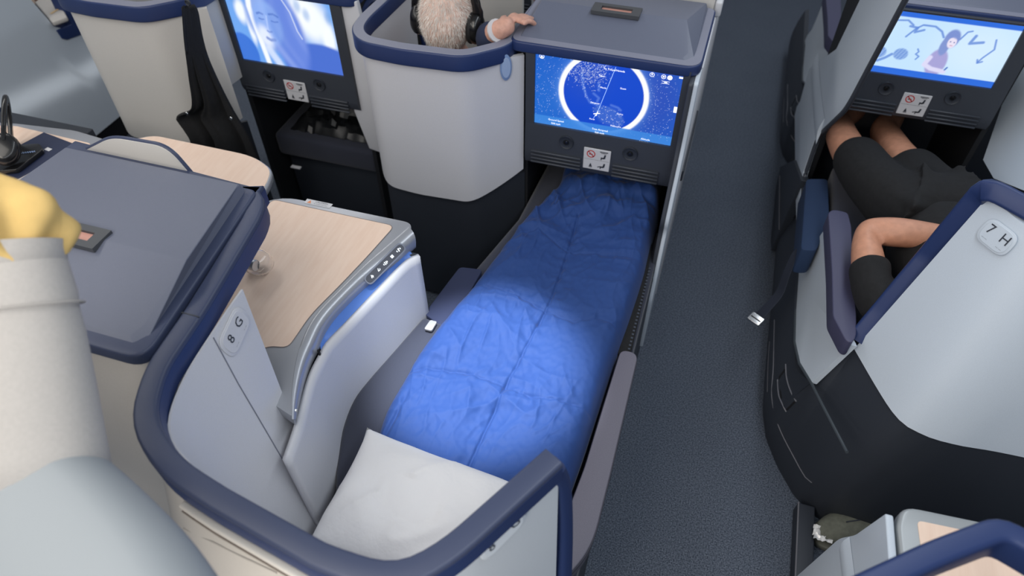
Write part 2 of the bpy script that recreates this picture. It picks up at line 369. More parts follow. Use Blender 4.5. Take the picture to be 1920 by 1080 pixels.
def pic_face(u, v):
    c = np.ones(u.shape+(3,))*np.array([.16, .38, .85])
    for cu, cv, a, b in ((.80, .72, .14, .3), (.7, .85, .12, .2), (.92, .5, .06, .24), (.12, .72, .05, .16), (.18, .5, .03, .22), (.62, .62, .08, .28)): c = mixc(c, .95*blob(u, v, cu, cv, a, b, .5), (.93, .97, 1))
    for cu, cv in ((.68, .9), (.75, .8), (.95, .8), (.07, .9)): c = mixc(c, .5*blob(u, v, cu, cv, .03, .08, .7), (.1, .3, .7))
    c = mixc(c, 1-sm(v, .36+.06*u, .40+.06*u)*1.0, (.06, .17, .60)) if False else c
    c = mixc(c, blob(u, v, .80, .05, .36, .36, .08), (.07, .16, .62)); c = mixc(c, blob(u, v, .04, .1, .14, .30, .08), (.05, .18, .68))
    c = mixc(c, blob(u, v, .40, .66, .24, .46, .12), (.27, .40, .80)); c = mixc(c, blob(u, v, .52, .5, .17, .6, .2, .15), (.14, .24, .72))
    c = mixc(c, .95*stroke(u, v, ((.235, 1.), (.215, .8), (.23, .5), (.25, .2), (.27, -.1)), .042, .5), (.94, .97, 1))
    c = mixc(c, blob(u, v, .355, .60, .13, .31, .18, .1), (.26, .42, .86)); c = mixc(c, .9*blob(u, v, .30, .40, .06, .16, .5, .3), (.80, .86, 1))
    c = mixc(c, .8*stroke(u, v, ((.30, .22), (.36, .05), (.4, -.1)), .06, .6), (.72, .80, .98))
    c = mixc(c, .55*blob(u, v, .44, .55, .07, .3, .5), (.15, .27, .72))
    for pts, w in ((((.275, .72), (.30, .735), (.33, .72)), .014), (((.39, .73), (.43, .74), (.47, .71)), .014), (((.285, .655), (.31, .645), (.33, .65)), .010), (((.40, .64), (.43, .63), (.46, .64)), .010), (((.335, .49), (.35, .475), (.375, .485)), .012), (((.315, .385), (.345, .36), (.385, .37)), .022)):
        c = mixc(c, .75*stroke(u, v, pts, w, .7), (.07, .16, .55))
    c = mixc(c, .5*stroke(u, v, ((.36, .70), (.345, .52)), .012, .8), (.55, .68, 1))
    hairm = blob(u, v, .50, .55, .17, .6, .3, .12); t = (u-.38-.10*(1-v))*46+6*np.sin(v*2.5); c = mixc(c, .30*hairm*(.5+.5*np.sin(t))*(.5+.5*np.sin(t*.37+1)), (.50, .62, 1)); c = mixc(c, .6*stroke(u, v, ((.52, 1.05), (.60, .8), (.63, .55), (.66, .45)), .010, .9), (.85, .92, 1))
    return c
def pic_wall(u, v):
    c = np.ones(u.shape+(3,))*np.array([.54, .75, .97]); c = mixc(c, .5*blob(u, v, .8, .5, .3, .4, .8), (.74, .87, 1)); b = (.11, .24, .66)
    for pts, w in ((((.04, .74), (.1, .82), (.19, .84), (.24, .78)), .013), (((.22, .6), (.27, .74), (.31, .8)), .013), (((.22, .76), (.28, .75), (.27, .68), (.33, .73)), .016), (((.32, .8), (.40, .80), (.46, .74), (.49, .66)), .014),
                   (((.61, .66), (.64, .78), (.67, .8)), .012), (((.71, .74), (.69, .62), (.78, .66)), .02), (((.86, .72), (.88, .58), (.83, .44), (.81, .36)), .012), (((.80, .40), (.81, .35), (.84, .38)), .012), (((.345, .44), (.36, .4), (.345, .36), (.375, .33), (.36, .28)), .011), (((.08, .18), (.13, .24), (.17, .31)), .02)):
        c = mixc(c, .85*stroke(u, v, pts, w, .5), b)
    for cu, cv in ((.07, .32), (.235, .33)):
        nz = .75+.25*np.sin(u*180+v*90)*np.sin(v*150-u*60); c = mixc(c, blob(u, v, cu, cv, .055, .09, .15)*nz*.9, (.08, .2, .62))
    c = mixc(c, blob(u, v, .52, .27, .075, .22, .12), (.38, .36, .66)); c = mixc(c, blob(u, v, .555, .655, .055, .14, .15), (.20, .28, .62)); c = mixc(c, blob(u, v, .525, .53, .035, .14, .2), (.22, .30, .62))
    c = mixc(c, blob(u, v, .565, .60, .032, .085, .15), (.80, .74, .88)); c = mixc(c, .8*stroke(u, v, ((.535, .68), (.56, .69), (.60, .67)), .02, .6), (.20, .28, .62))
    c = mixc(c, stroke(u, v, ((.46, .34), (.44, .22), (.5, .17), (.6, .15)), .032, .4), (.70, .68, .9))
    for q in ((.552, .61), (.58, .605)): c = mixc(c, blob(u, v, *q, .005, .01, .4), (.1, .15, .4))
    c = mixc(c, .8*stroke(u, v, ((.56, .555), (.575, .553)), .007, .5), (.6, .3, .45)); c = mixc(c, stroke(u, v, ((.605, .18), (.615, .22)), .012, .4), (.1, .2, .55))
    bar = 1-sm(v, .10, .105); c = mixc(c, bar, (.03, .15, .70)); c = mixc(c, sm(v, .885, .89), (.03, .15, .70)); return c

def lid_parts(root, lx0, lx1, ly0, ly1, ry=None, vx=None, sk=0, rimm=None):
    ry = ry or (ly0+ly1)/2; lm = LID
    rim = fillet([V((lx0, ly0-.035, .985)), V((lx1, ly0-.035, .985)), V((lx1-sk, ly1, .985)), V((lx0, ly1, .985))], [.03, .045, .02, .02], 6)
    prism('lid_rim', rim, (0, 0, .030), rimm or NAVY, root, .005)
    if rimm is None: prism('lit_rim_top', [V((p.x*1, p.y, 1.0152)) for p in fillet([V((lx0+.004, ly0-.031, 0)), V((lx1-.004, ly0-.031, 0)), V((lx1-.004, ly1-.004, 0)), V((lx0+.004, ly1-.004, 0))], [.03, .042, .02, .02], 6)], (0, 0, .0012), mat('rim_top_lit', (.22, .23, .30), .4), root, 0)  # paler plate paints the light on top of the navy rim
    g = .022; zr = 1.056; bx0, bx1, by0, by1 = lx0+g, lx1-g, ly0-.035+g, ly1-.01; fx = .045
    base = [V((bx0, by0, 1.013)), V((bx1-.012, by0, 1.013)), V((bx1, by0+.02, 1.013)), V((bx1-sk, by1, 1.012)), V((bx0, by1, 1.012))]
    top = [V((bx0+.004, by0+.012, 1.019)), V((bx1-.03, by0+.012, 1.019)), V((bx1-.02, by0+.035, 1.021)), V((bx1-(fx if not sk else .012), ry, zr)), V((bx1-.008-sk, by1-.004, 1.034)), V((bx0+.01, by1-.004, 1.034)), V((bx0+.02, ry, zr))]
    bm = bmesh.new(); b = [bm.verts.new(p) for p in base]; t = [bm.verts.new(p) for p in top]
    for f in ((b[0], b[1], t[1], t[0]), (b[1], b[2], t[2], t[1]), (b[2], b[3], t[4]), (b[2], t[4], t[3]), (b[2], t[3], t[2]), (b[3], b[4], t[5], t[4]), (b[4], b[0], t[0], t[6]), (b[4], t[6], t[5]), (t[0], t[1], t[2], t[3], t[6]), (t[3], t[4], t[5], t[6]), tuple(b[::-1])): bm.faces.new(f)
    bmesh.ops.recalc_face_normals(bm, faces=bm.faces); bev(bm, .002, 2, 12); fin(bm, 'lid', lm, root, ang=14)
    # reading-light slot on the lid's ridge
    vx = vx or (bx0+bx1)/2; vy = ry+.012; vy -= .016; o = V((vx, vy, zr-.001)); sl = R(-3)
    bm = bmesh.new()
    for a in ((-.066, -.026, .066, -.011), (-.066, .011, .066, .026), (-.066, -.011, -.042, .011), (.042, -.011, .066, .011)): add_box(bm, o+V((a[0], a[1], -.004)), o+V((a[2], a[3], .006)))
    vf = fin(bm, 'vent_frame', mat('vent_grey', (.055, .06, .07), .45), root)
    box('vent_slot', o+V((-.042, -.011, -.004)), o+V((.042, .011, .001)), SLOTP, vf, .001, 1)
# ------------------------------------------------------------------ console cabinets (lid, screen, footwell)
def cabinet(name, label, x0, x1, Fy, scr, lidr, pic, mapscreen=False, ridge_y=None, facet='right', zb=.61, detail=True, wing=None, depth=.5, lidm=None):
    root = empty(name, ((x0+x1)/2, Fy, 0), label, 'cabinet'); sx0, sx1, sz0, sz1 = scr
    # bezel: frame around the screen, lower fascia rounded under
    bm = bmesh.new()
    add_box(bm, (x0, Fy, sz1), (x1, Fy+.03, 1.0)); add_box(bm, (x0, Fy, sz0), (sx0, Fy+.03, sz1)); add_box(bm, (sx1, Fy, sz0), (x1, Fy+.03, sz1))
    prof = [(Fy, sz0), (Fy-.004, sz0-.09), (Fy-.004, zb+.035), (Fy+.004, zb+.014), (Fy+.02, zb+.003), (Fy+.05, zb), (Fy+.05, sz0)]
    add_prism(bm, [V((x0, a, b)) for a, b in prof], (x1-x0, 0, 0))
    fin(bm, 'bezel', BEZEL, root, ang=30)
    if pic is not None:
        sc = picture_mesh('screen', sx0, sx1, sz0, sz1, Fy+.008, pic, root)
        if mapscreen: map_marks(sc, sx0, sx1, sz0, sz1, Fy+.008)
    cx = (sx0+sx1)/2
    if detail:
        for dx in (-.095, .095):
            o = V((cx+dx-.003, Fy-.004, sz0-.042)); sp = lathe('speaker', [(.0, .0005), (.009, .0005), (.010, -.002), (.019, -.002), (.021, -.0035), (.022, -.001), (.022, .004)], o, (0, 1, 0), DARK, root, 20)
            lathe('speaker_cap', [(.0075, -.001), (.006, -.004), (.0001, -.005)], o, (0, 1, 0), GLOSS, sp, 12)
        for k in range(4):
            for a, b in ((x0+.02, cx-.05), (cx+.045, x1-.035)):
                box('grille_rib', (a, Fy-.011, sz0-.094-.0125*k), (b, Fy-.003, sz0-.088-.0125*k), BEZEL, root, .002, 1)
        s0 = V((cx-.003, Fy-.0065, sz0-.082)); pl = box('sign_plate', s0+V((-.040, -.001, -.037)), s0+V((.040, .0025, .037)), STICK, root, .0012, 1)
        f = Flat(s0+V((0, -.001, 0)), (1, 0, 0), (0, 0, 1), .0006); f.ring(-.018, .018, .010, .013); f.line((-.027, .027), (-.009, .009), .003); f.done('no_smoking_symbol', REDI, pl)
        f = Flat(s0+V((0, -.001, 0)), (1, 0, 0), (0, 0, 1), .0005); f.line((-.024, .017), (-.013, .017), .003); f.line((-.037, -.001), (.037, -.001), .0006)
        f.line((.008, .030), (.032, .030), .003); f.line((.012, .026), (.028, .026), .0015)
        for oy in (0, -.032): f.poly([(.022, .022+oy), (.027, .022+oy), (.025, .008+oy), (.019, .008+oy)]); f.line((.012, .009+oy), (.022, .009+oy), .005); f.line((.013, .002+oy), (.014, .009+oy), .003)
        f.line((.004, -.025), (.013, -.022), .003); f.poly([(-.022, -.027), (-.012, -.027), (-.017, -.014)]); f.line((-.022, -.029), (-.012, -.029), .002)
        f.done('seat_pictogram', INK, pl)
    # footwell interior
    bm = bmesh.new(); add_box(bm, (x0, Fy+depth, .0), (x1, Fy+depth+.02, zb)); add_box(bm, (x0-.02, Fy+.03, 0), (x0, Fy+depth, .98)); add_box(bm, (x1, Fy+.03, 0), (x1+.015, Fy+depth, .98)); add_box(bm, (x0, Fy+.05, zb), (x1, Fy+depth, zb+.02))
    fin(bm, 'footwell', mat('footwell_black', (.009, .010, .013), .7), root)
    lid_parts(root, *lidr, ridge_y)
    return root
def map_marks(sc, x0, x1, z0, z1, y):
    def uv(px, py):
        p = at(990+px*320/1440, 90+py*240/1080, y=y); return p.x, p.z
    f = Flat((0, y, 0), (1, 0, 0), (0, 0, 1), .0012)
    for t, px, py, s in (('To Tokyo/Haneda', 728, 185, .0075), ('Taipei', 622, 234, .0065), ('Manila', 636, 334, .0065), ('Guam', 803, 342, .0065), ('Denpasar', 567, 463, .0065), ('Cairns', 776, 557, .0065), ('Perth', 541, 598, .0065), ('Melbourne', 740, 660, .0065),
                        ('Ground Speed', 237, 610, .0075), ('558 mph', 235, 638, .0075), ('True Airspeed', 607, 690, .0075), ('565 mph', 604, 716, .0075), ('Altitude', 990, 770, .0075), ('38000 feet', 988, 794, .0075)):
        f.text(t, *uv(px, py), s*1.05)
    f.ring(*uv(118, 68), .0055, .0068); a, b = uv(118, 70); f.poly([(a-.0026, b-.003), (a+.0026, b-.003), (a+.0026, b+.001), (a-.0026, b+.001)]); f.ring(a, b+.002, .0013, .002)
    f.ring(*uv(1048, 223), .0052, .0063); a, b = uv(1048, 221); f.disc(a, b+.001, .002); f.line((a, b), (a, b-.004), .001)
    f.ring(*uv(1145, 241), .0052, .0063); a, b = uv(1145, 241); f.line((a-.003, b-.002), (a+.003, b+.002), .0016); f.line((a-.002, b+.003), (a+.002, b-.003), .0014)
    f.ring(*uv(1198, 250), .0035, .0066); f.disc(*uv(1198, 250), .0025)
    a, b = uv(1162, 290); f.line((a-.010, b+.003), (a+.010, b+.003), .001); f.line((a-.010, b-.003), (a+.010, b-.003), .001); f.line((a-.004, b), (a+.004, b), .0022)
    a, b = uv(1293, 250); f.poly([(a-.005, b-.0026), (a+.006, b-.0026), (a+.006, b+.0022), (a-.005, b+.0026)])
    a, b = uv(1243, 520); f.poly([(a-.0042, b-.009), (a+.0042, b-.009), (a+.0042, b+.009), (a-.0042, b+.009)])
    a, b = uv(580, 553); f.line((a-.002, b-.006), (a+.003, b+.008), .002); f.line((a-.009, b-.002), (a+.009, b+.003), .0024); f.line((a-.005, b-.007), (a+.001, b-.005), .0016)
    for k in range(60): a, b = uv(random.uniform(75, 290), random.uniform(120, 580)); f.disc(a, b, .0005, 5)
    for k in range(60): a, b = uv(random.uniform(1030, 1200), random.uniform(310, 760)); f.disc(a, b, .0005, 5)
    f.done('map_lettering', ICON2, sc)['kind'] = 'stuff'
    f = Flat((0, y, 0), (1, 0, 0), (0, 0, 1), .0010); f.line(uv(742, 160), uv(585, 545), .0012); f.line(uv(575, 560), uv(553, 590), .0012)
    f.done('flight_path', mat('path_line', (.4, .6, 1), emit=(.35, .55, 1, .8)), sc)

mid = cabinet('console_cabinet', 'blue-topped console cabinet whose screen shows a flight map globe', -.505, -.062, 1.69, (-.479, -.080, .764, .992), (-.552, -.04, 1.722, 2.03), pic_map, True, ridge_y=1.855)
left = cabinet('console_cabinet', 'console cabinet whose screen shows a blond face in blue light, beside the hanging jacket', -1.56, -1.115, 1.79, (-1.527, -1.150, .745, .985), (-1.62, -1.06, 1.822, 2.12), pic_face)
right = cabinet('console_cabinet', 'console cabinet right of the aisle whose screen shows someone before a scribbled wall', .405, .835, 2.2, (.428, .79, .803, 1.005), (.385, .90, 2.250, 2.55), pic_wall, zb=.655)
# ------------------------------------------------------------------ shell of seat 8G (near, centre)
RAILP = rrect(.037, .050, .006)
def rail(name, path, m, parent, prof=RAILP): return sweep(name, path, prof, m, parent)
def placard(parent, o, ux, uy, w, h, texts, ang=0, tsize=.03, base=WHITE):
    ux, uy = V(ux).normalized(), V(uy).normalized(); n = ux.cross(uy)
    ring = fillet([V(o)+ux*a+uy*b for a, b in ((-w/2, -h/2), (w/2, -h/2), (w/2, h/2), (-w/2, h/2))], min(w, h)*.42, 6)
    p = prism('number_placard', ring, n*.0028, base, parent, .0012, 2)
    inner = [V(o)+(q-V(o))*.86+n*.0026 for q in ring]; prism('placard_face', inner, n*.0012, base, p, .0006, 1)
    f = Flat(V(o)+n*.0040, ux, uy, .0006)
    for t, u, v, s, a in texts: f.text(t, u, v, s, a)
    f.done('placard_lettering', INK, p)['kind'] = 'stuff'; return p
g8 = empty('seat_shell', (-.45, .35, 0), 'near shell with navy rim curving round the white pillow, placard 8 G', 'seat shell')
rp = [V(q) for q in ((-1.36, .955, .985), (-.87, .928, .985), (-.838, .885, .985), (-.795, .61, .985), (-.783, .485, .985), (-.745, .395, .985), (-.655, .338, .985), (-.553, .315, .985), (-.367, .283, .985), (-.265, .283, .985), (-.21, .335, .985), (-.108, .522, .985))]
rpath = resample(spline(fillet(rp, [0, .03, .05, .03, .03, .05, .05, .02, .02, .05, .05, 0], 5, closed=False), 2), 90)
rail('rim_rail', rpath, NAVYLIT, g8)
# plain navy on the rim's sides; its lit top is painted lighter
sweep('rim_band', rpath, [(-.0190, -.0265), (.0190, -.0265), (.0190, .014), (-.0190, .014)], NAVY, g8)
# end of the wing: the rim turns down towards the armrest
wend = spline([V((-.108, .522, .975)), V((-.098, .535, .90)), V((-.085, .53, .75)), V((-.070, .50, .55)), V((-.060, .46, .40))], 6)
sweep('wing_end_trim', wend, rrect(.034, .030, .009), NAVY, g8, upv=V((.5, .86, 0)))
box('rim_joint', (-.813, .598, .962), (-.777, .6005, 1.0105), DARK, g8, 0)
# outer back panel (cream) under the rim, corner by the lid to the right wing
i0 = next(i for i, p in enumerate(rpath) if p.y < .52); back = [V(p) for p in rpath[i0:]]
i1 = next(i for i, p in enumerate(back) if p.x > -.25)
bkp = wall('back_panel', [p+V((-.002, -.002, 0)) for p in back[:i1+1]], .965, [V((p.x-.03, p.y-.20, .30)) for p in back[:i1+1]], CREAM, g8, .012, side=-1)
wingp = wall('wing_panel', [p.copy() for p in back[i1:]], .965, [V((p.x+.03*k/len(back[i1:]), p.y-.05*k/len(back[i1:]), .40)) for k, p in enumerate(back[i1:])], PALE, g8, .012, side=1)
# inner lining: placard panel from the console edge round to the back
inn = [V((-.778, .712, .96)), V((-.772, .62, .96)), V((-.758, .50, .96)), V((-.722, .408, .96)), V((-.645, .360, .96)), V((-.55, .335, .96)), V((-.367, .305, .96)), V((-.27, .305, .96)), V((-.225, .35, .96)), V((-.125, .525, .96))]
inb = [V((-.650, .570, .45)), V((-.635, .535, .45)), V((-.622, .495, .45)), V((-.62, .42, .45)), V((-.60, .38, .45)), V((-.53, .355, .45)), V((-.367, .33, .45)), V((-.28, .33, .45)), V((-.25, .37, .45)), V((-.14, .52, .45))]
ia, ib = resample(spline(inn, 6), 60), resample(spline(inb, 6), 60)
lining = wall('lining_panel', ia, .965, ib, WHITE, g8, .004, side=-1)
# seam in the lining
tube('lining_seam', [onto(lining, *q, .0005) for q in ((400, 633), (420, 670), (447, 720), (490, 793), (530, 862), (576, 940))], .0013, mat('seam_grey', (.20, .21, .26), .6), g8, 6)
# placard 8 G on the lining between seam and edge
kq = 6; 
fa, fx, fy, fn = frame(lining, 440, 622, 450, 600)
placard(g8, fa, fx, fy, .092, .056, [('8', -.018, .004, .028, 0), ('G', .018, .004, .028, 0), ('— —', -.018, -.016, .005, 0), ('— —', .018, -.016, .005, 0)])
# outer placard on the wing
fa, fx, fy, fn = frame(wingp, 941, 1000, 957, 984)
placard(g8, fa, fx, fy, .090, .045, [('8', -.024, 0, .026, 0), ('G', .024, 0, .026, 0)], base=PALE)
# long step trim and screw on the cream back
tr = [V(p)+V((-.012, -.020, 0)) for p in rpath if -.64 < p.x < -.30 and p.y < .36]
sweep('step_trim', [V((p.x, p.y, .945)) for p in tr], rrect(.014, .010, .004), CREAM, g8)
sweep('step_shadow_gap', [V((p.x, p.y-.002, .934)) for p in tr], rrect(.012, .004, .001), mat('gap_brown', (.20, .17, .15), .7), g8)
tube('panel_joint', [onto(bkp, *q, .001) for q in ((345, 990), (400, 1016), (460, 1046), (520, 1074))], .0018, mat('seam_cream', (.42, .40, .38), .8), g8, 6)
sc_o = onto(bkp, 471, 1025, .001)-V((0, .004, 0))
lathe('screw_cap', [(.0, .002), (.008, .002), (.009, .001), (.010, 0)], sc_o+V((0, .004, 0)), V((-.17, -.98, 0)), CREAM, g8, 20)
lathe('screw_head', [(.0, .0005), (.0022, .0005), (.0025, 0)], sc_o+V((0, .0015, 0)), V((-.17, -.98, 0)), INK, g8, 10)

# near lid beside the rim
fl = empty('console_cabinet', (-1.05, .70, 0), 'grey-lidded console cabinet with a reading-light slot in the left foreground', 'cabinet')
lid_parts(fl, -1.36, -.806, .522, .934, .680, -1.085, .055, NAVYLIT)
box('cabinet_front', (-1.36, .515, .10), (-.79, .53, .985), CREAM, fl, .004)
# upright pale panel at the far edge of the lid, thin navy rim
pp = [V((-1.50, .95, .90)), V((-1.45, .95, 1.0)), V((-1.295, .95, 1.060)), V((-1.12, .95, 1.062)), V((-1.02, .95, 1.0)), V((-1.0, .95, .90))]
pf = fillet([pp[0], at(45, 340, y=.95), at(208, 258, y=.95), at(312, 276, y=.95), at(372, 346, y=.95), pp[5]], [0, .02, .035, .035, .01, 0], 6)
prism('end_panel', pf, (0, .012, 0), CREAM, fl, .002)
tube('end_panel_rim', [p+V((0, .006, 0)) for p in pf[1:-1]], .0045, NAVYLIT, fl, 8)

# ------------------------------------------------------------------ wooden side console of 8G
ZT = .735
con = empty('side_console', (-.85, 1.0, 0), 'silver-framed wooden side console with lit button strip, left of the blue duvet', 'console')
out = [(486, 405), (530, 368), (768, 417), (772, 428), (748, 449), (697, 493), (650, 538), (596, 594), (569, 643), (555, 692), (549, 745), (547, 780), (525, 745), (440, 560)]
opts = [at(*q, z=ZT) for q in out]; opts[-2] = V((-.80, .64, ZT)); opts[-1] = V((-1.02, .66, ZT)); opts.append(V((-1.12, .90, ZT))); opts[0] = V((-1.12, 1.13, ZT))
of = fillet(opts, [.03, .05, .02, .01]+[.02]*7+[.004, .01, .01, .01], 4)
prism('table_frame', [p-V((0, 0, .034)) for p in of], (0, 0, .034), SILVER, con, .009, 4)
win = [(538, 380), (740, 424), (690, 480), (640, 533), (583, 590), (556, 630), (540, 652), (507, 650)]
wp = [at(*q, z=ZT) for q in win]; wp[0] = V((-1.06, wp[0].y, ZT)); wp += [V((-.86, .70, ZT)), V((-1.05, .72, ZT))]
wp = fillet(wp, [.02, .02, .03, .04, .04, .02, .015, .01, .01, .01], 5)
prism('wood_top', [p+V((0, 0, -.004)) for p in wp], (0, 0, .0052), WOOD, con, .0006, 1)
tube('wood_edge_line', [p+V((0, 0, .0008)) for p in wp]+[wp[0]+V((0, 0, .0008))], .0011, mat('edge_line', (.22, .18, .17), .6), con, 5)
# silver roll edge sweeping down to a point
ein = [at(*q, z=.7365) for q in ((766, 424), (742, 446), (692, 489), (645, 535), (592, 591), (566, 640), (553, 690), (547, 745), (548, 786))]
eou = [at(*q, z=.690) for q in ((780, 464), (740, 500), (688, 541), (639, 590), (615, 622), (600, 653), (583, 688), (570, 727), (555, 787))]
EI, EO = resample(spline(ein, 8), 70), resample(spline(eou, 8), 70); rows = []
for i in range(70):
    w_ = (EO[i]-EI[i]).length; rows.append([EI[i].lerp(EO[i], k/12)+V((.58, -.30, .70)).normalized()*(.30*w_*math.sin(math.pi*k/12)) for k in range(13)])
roll = sheet('edge_roll', rows, (-.004, .002, -.004), SILVER, con, ang=60)
lathe('tip_rivet', [(0, .002), (.003, .0015), (.0035, 0)], onto(roll, 555, 770, .001), V((.6, -.3, .7)), STEEL, con, 10)
# button strip on the roll's outer face
e0, e1 = onto(roll, 690, 524, 0), onto(roll, 752, 462, 0); L = (e1-e0).length
cc, ux, uy, nn = frame(roll, 721, 495, 745, 471, 0); nn = (nn*.45+(CAM-cc).normalized()); nn = (nn-ux*nn.dot(ux)).normalized(); uy = nn.cross(ux); cc = cc+nn*.004
cap = fillet([cc+ux*a+uy*b for a, b in ((-L/2-.008, -.0135), (L/2+.008, -.0135), (L/2+.008, .0135), (-L/2-.008, .0135))], .0132, 6)
cp = prism('button_strip', cap, nn*.003, mat('strip_rim', (.20, .22, .28), .4), con, .001, 2)
prism('button_face', [cc+(q-cc)*1.0*.93+nn*.0026 if False else cc+ux*(q-cc).dot(ux)*.95+uy*(q-cc).dot(uy)*.72+nn*.0026 for q in cap], nn*.001, mat('strip_face', (.035, .04, .06), .3), cp, .0004, 1)
f = Flat(cc+nn*.0038, ux, uy, .0005); st = L/5
for k in range(5):
    u = -L/2+st*(k+.5)
    if k == 0: f.line((u-.003, -.003), (u+.001, .004), .002); f.line((u-.001, 0), (u+.004, -.001), .002); f.line((u+.001, -.004), (u+.003, .002), .0016)
    if k == 1: f.line((u-.004, -.002), (u+.003, -.002), .002); f.line((u-.003, -.001), (u+.001, .004), .0016); f.line((u+.003, -.002), (u+.004, .001), .0014)
    if k == 2: f.poly([(u-.008, 0), (u-.005, .003), (u-.005, -.003)]); f.poly([(u+.008, 0), (u+.005, .003), (u+.005, -.003)]); f.line((u-.002, -.004), (u-.001, .004), .002); f.line((u+.002, -.004), (u+.003, .003), .002)
    if k == 3: f.line((u-.004, .0025), (u+.004, .0025), .002); f.line((u-.004, 0), (u+.004, 0), .002); f.line((u-.004, -.0025), (u+.004, -.0025), .002)
    if k == 4: f.poly([(u-.008, 0), (u-.005, .003), (u-.005, -.003)]); f.poly([(u+.008, 0), (u+.005, .003), (u+.005, -.003)]); f.line((u-.001, -.004), (u+.001, .004), .003); f.line((u, .002), (u+.004, .002), .002)
f.done('button_symbols', ICON, cp)
# white side panel under the roll, blue strip below it
bt = [V((-.622, 1.135, .44)), V((-.650, .985, .44)), V((-.676, .874, .44)), V((-.684, .808, .44)), V((-.672, .725, .44)), V((-.637, .626, .44)), V((-.620, .50, .44))]
tp = [at(*q, z=.694) for q in ((784, 476), (757, 490), (704, 544), (651, 600), (612, 640), (599, 662), (581, 696), (568, 734), (552, 794))]
tp.append(V((-.66, .53, .69)))
tt, bb = resample(spline(tp, 6), 40), resample(spline(bt, 6), 40)
bm = bmesh.new(); rows = [[tt[i].lerp(bb[i], (k/10)) for i in range(40)] for k in range(11)]; add_grid(bm, rows); 
sidep = o = fin(bm, 'side_panel', WHITE, con); md = o.modifiers.new('t', 'SOLIDIFY'); md.thickness = .012; md.offset = -1
end = [tt[0]+V((0, .001, 0)), bb[0]+V((0, .001, 0)), V((-1.10, 1.14, .44)), V((-1.10, 1.15, .697))]
prism('console_end', end, (0, -.012, 0), DARK, con, .001)
box('console_base', (-1.12, .78, .0), (-.74, 1.12, .69), DARK, con, .003)
pk = [at(*q, z=.692) for q in ((780, 480), (757, 491), (704, 546), (651, 602), (608, 648))]
tube('panel_lip', [p+V((.004, 0, -.004)) for p in spline(pk, 6)], .004, CREAM, con, 8)
gu = [at(*q, z=.697) for q in ((770, 472), (738, 499), (688, 539), (639, 588), (615, 620), (603, 645))]; gd = [at(*q, z=.690) for q in ((776, 481), (752, 495), (702, 546), (649, 602), (611, 642), (604, 656))]
sheet('blue_strip', [resample(spline(gu, 4), 24), resample(spline(gd, 4), 24)], (-.004, 0, 0), BLUES, con)
box('hinge_gap', at(600, 662, z=.70)-V((.003, .003, .012)), at(600, 662, z=.70)+V((.001, .001, .012)), BLACK, con, 0)
# printing on the side panel, warning sticker on the frame
fa, fx, fy, fn = frame(sidep, 735, 528, 750, 516); f = Flat(fa, fx, fy, .0012)
f.poly([(.010, .010), (.014, .012), (.017, .006), (.015, -.004), (.011, -.010), (.0135, -.002), (.013, .005)])
for k in range(5): f.line((-.038, .006-.006*k), (.004-.004*(k % 2), .006-.006*k), .0013)
f.line((.018, .012), (.036, .012), .001); f.text('PUSH', .028, -.002, .010, R(12)); f.done('panel_print', INK, con)
wo = at(597, 382, z=ZT); wx = (at(770, 418, z=ZT)-at(530, 368, z=ZT)).normalized(); wy = V((0, 0, 1)).cross(wx)
stp = prism('warning_sticker', [wo+wx*a+wy*b+V((0, 0, .0002)) for a, b in ((-.038, -.009), (.038, -.009), (.038, .009), (-.038, .009))], (0, 0, .0008), STICK, con, 0)
f = Flat(wo+V((0, 0, .001)), wx, wy, .0005); f.text('CAUTION', .008, .0035, .008); f.text('Do not place items here', .008, -.004, .004); f.done('sticker_lettering', INK, stp)
f = Flat(wo+V((0, 0, .001)), wx, wy, .0005); f.poly([(-.031, -.006), (-.019, -.006), (-.025, .006)]); f.done('warning_triangle', mat('orange_print', (.75, .28, .12), .5), stp)
# glass with a silver cap, lying on the wood
gb = empty('glass_bottle', at(485, 505, z=ZT), 'clear round glass bottle with silver cap on the wooden console', 'bottle')
gx = V((1, .12, 0)).normalized(); gc = at(484, 492, z=ZT+.033)
lathe('bottle_glass', [(a*1.14, b*1.14) for a, b in ((.0, .031), (.012, .029), (.021, .022), (.027, .010), (.029, 0), (.027, -.012), (.021, -.024), (.013, -.032), (.011, -.036), (.009, -.036), (.011, -.030), (.019, -.022), (.025, -.011), (.0268, 0), (.025, .009), (.019, .020), (.010, .0265), (0, .028))], gc, gx, CLEAR, gb, 28)
lathe('silver_cap', [(0, .002), (.0125, .002), (.0135, 0), (.0135, -.034), (.0125, -.036), (0, -.036)], at(479, 498, z=ZT+.052), (1, -.12, .1), mat('brushed_cap', (.5, .52, .56), .3, metal=.8), gb, 20)

# ------------------------------------------------------------------ the bed seat
bed = empty('lie_flat_seat', (-.35, 1.0, 0), 'grey lie-flat seat under the blue duvet, with a long padded armrest along the aisle', 'seat')
ms = [V((-.60, .36, .30)), V((-.13, .36, .30)), V((-.11, 1.10, .30)), V((-.11, 1.72, .30)), V((-.11, 2.10, .30)), V((-.48, 2.10, .30)), V((-.50, 1.60, .30)), V((-.60, 1.15, .30))]
prism('mattress', ms, (0, 0, .17), CUSH, bed, .02)
lb = [V((a, b, .35)) for a, b in ((-.618, 1.113), (-.648, .985), (-.673, .874), (-.681, .808), (-.668, .725), (-.633, .626))]
lb = spline(lb, 4)+[V((-.60, .56, .35)), V((-.55, .56, .35)), V((-.54, .72, .35)), V((-.545, 1.10, .35))]
prism('side_bolster', lb, (0, 0, .145), CUSH, bed, .012)
ot = fillet([at(862, 500, z=.49), at(905, 505, z=.49), at(840, 620, z=.49), at(795, 588, z=.49)], .012, 3)
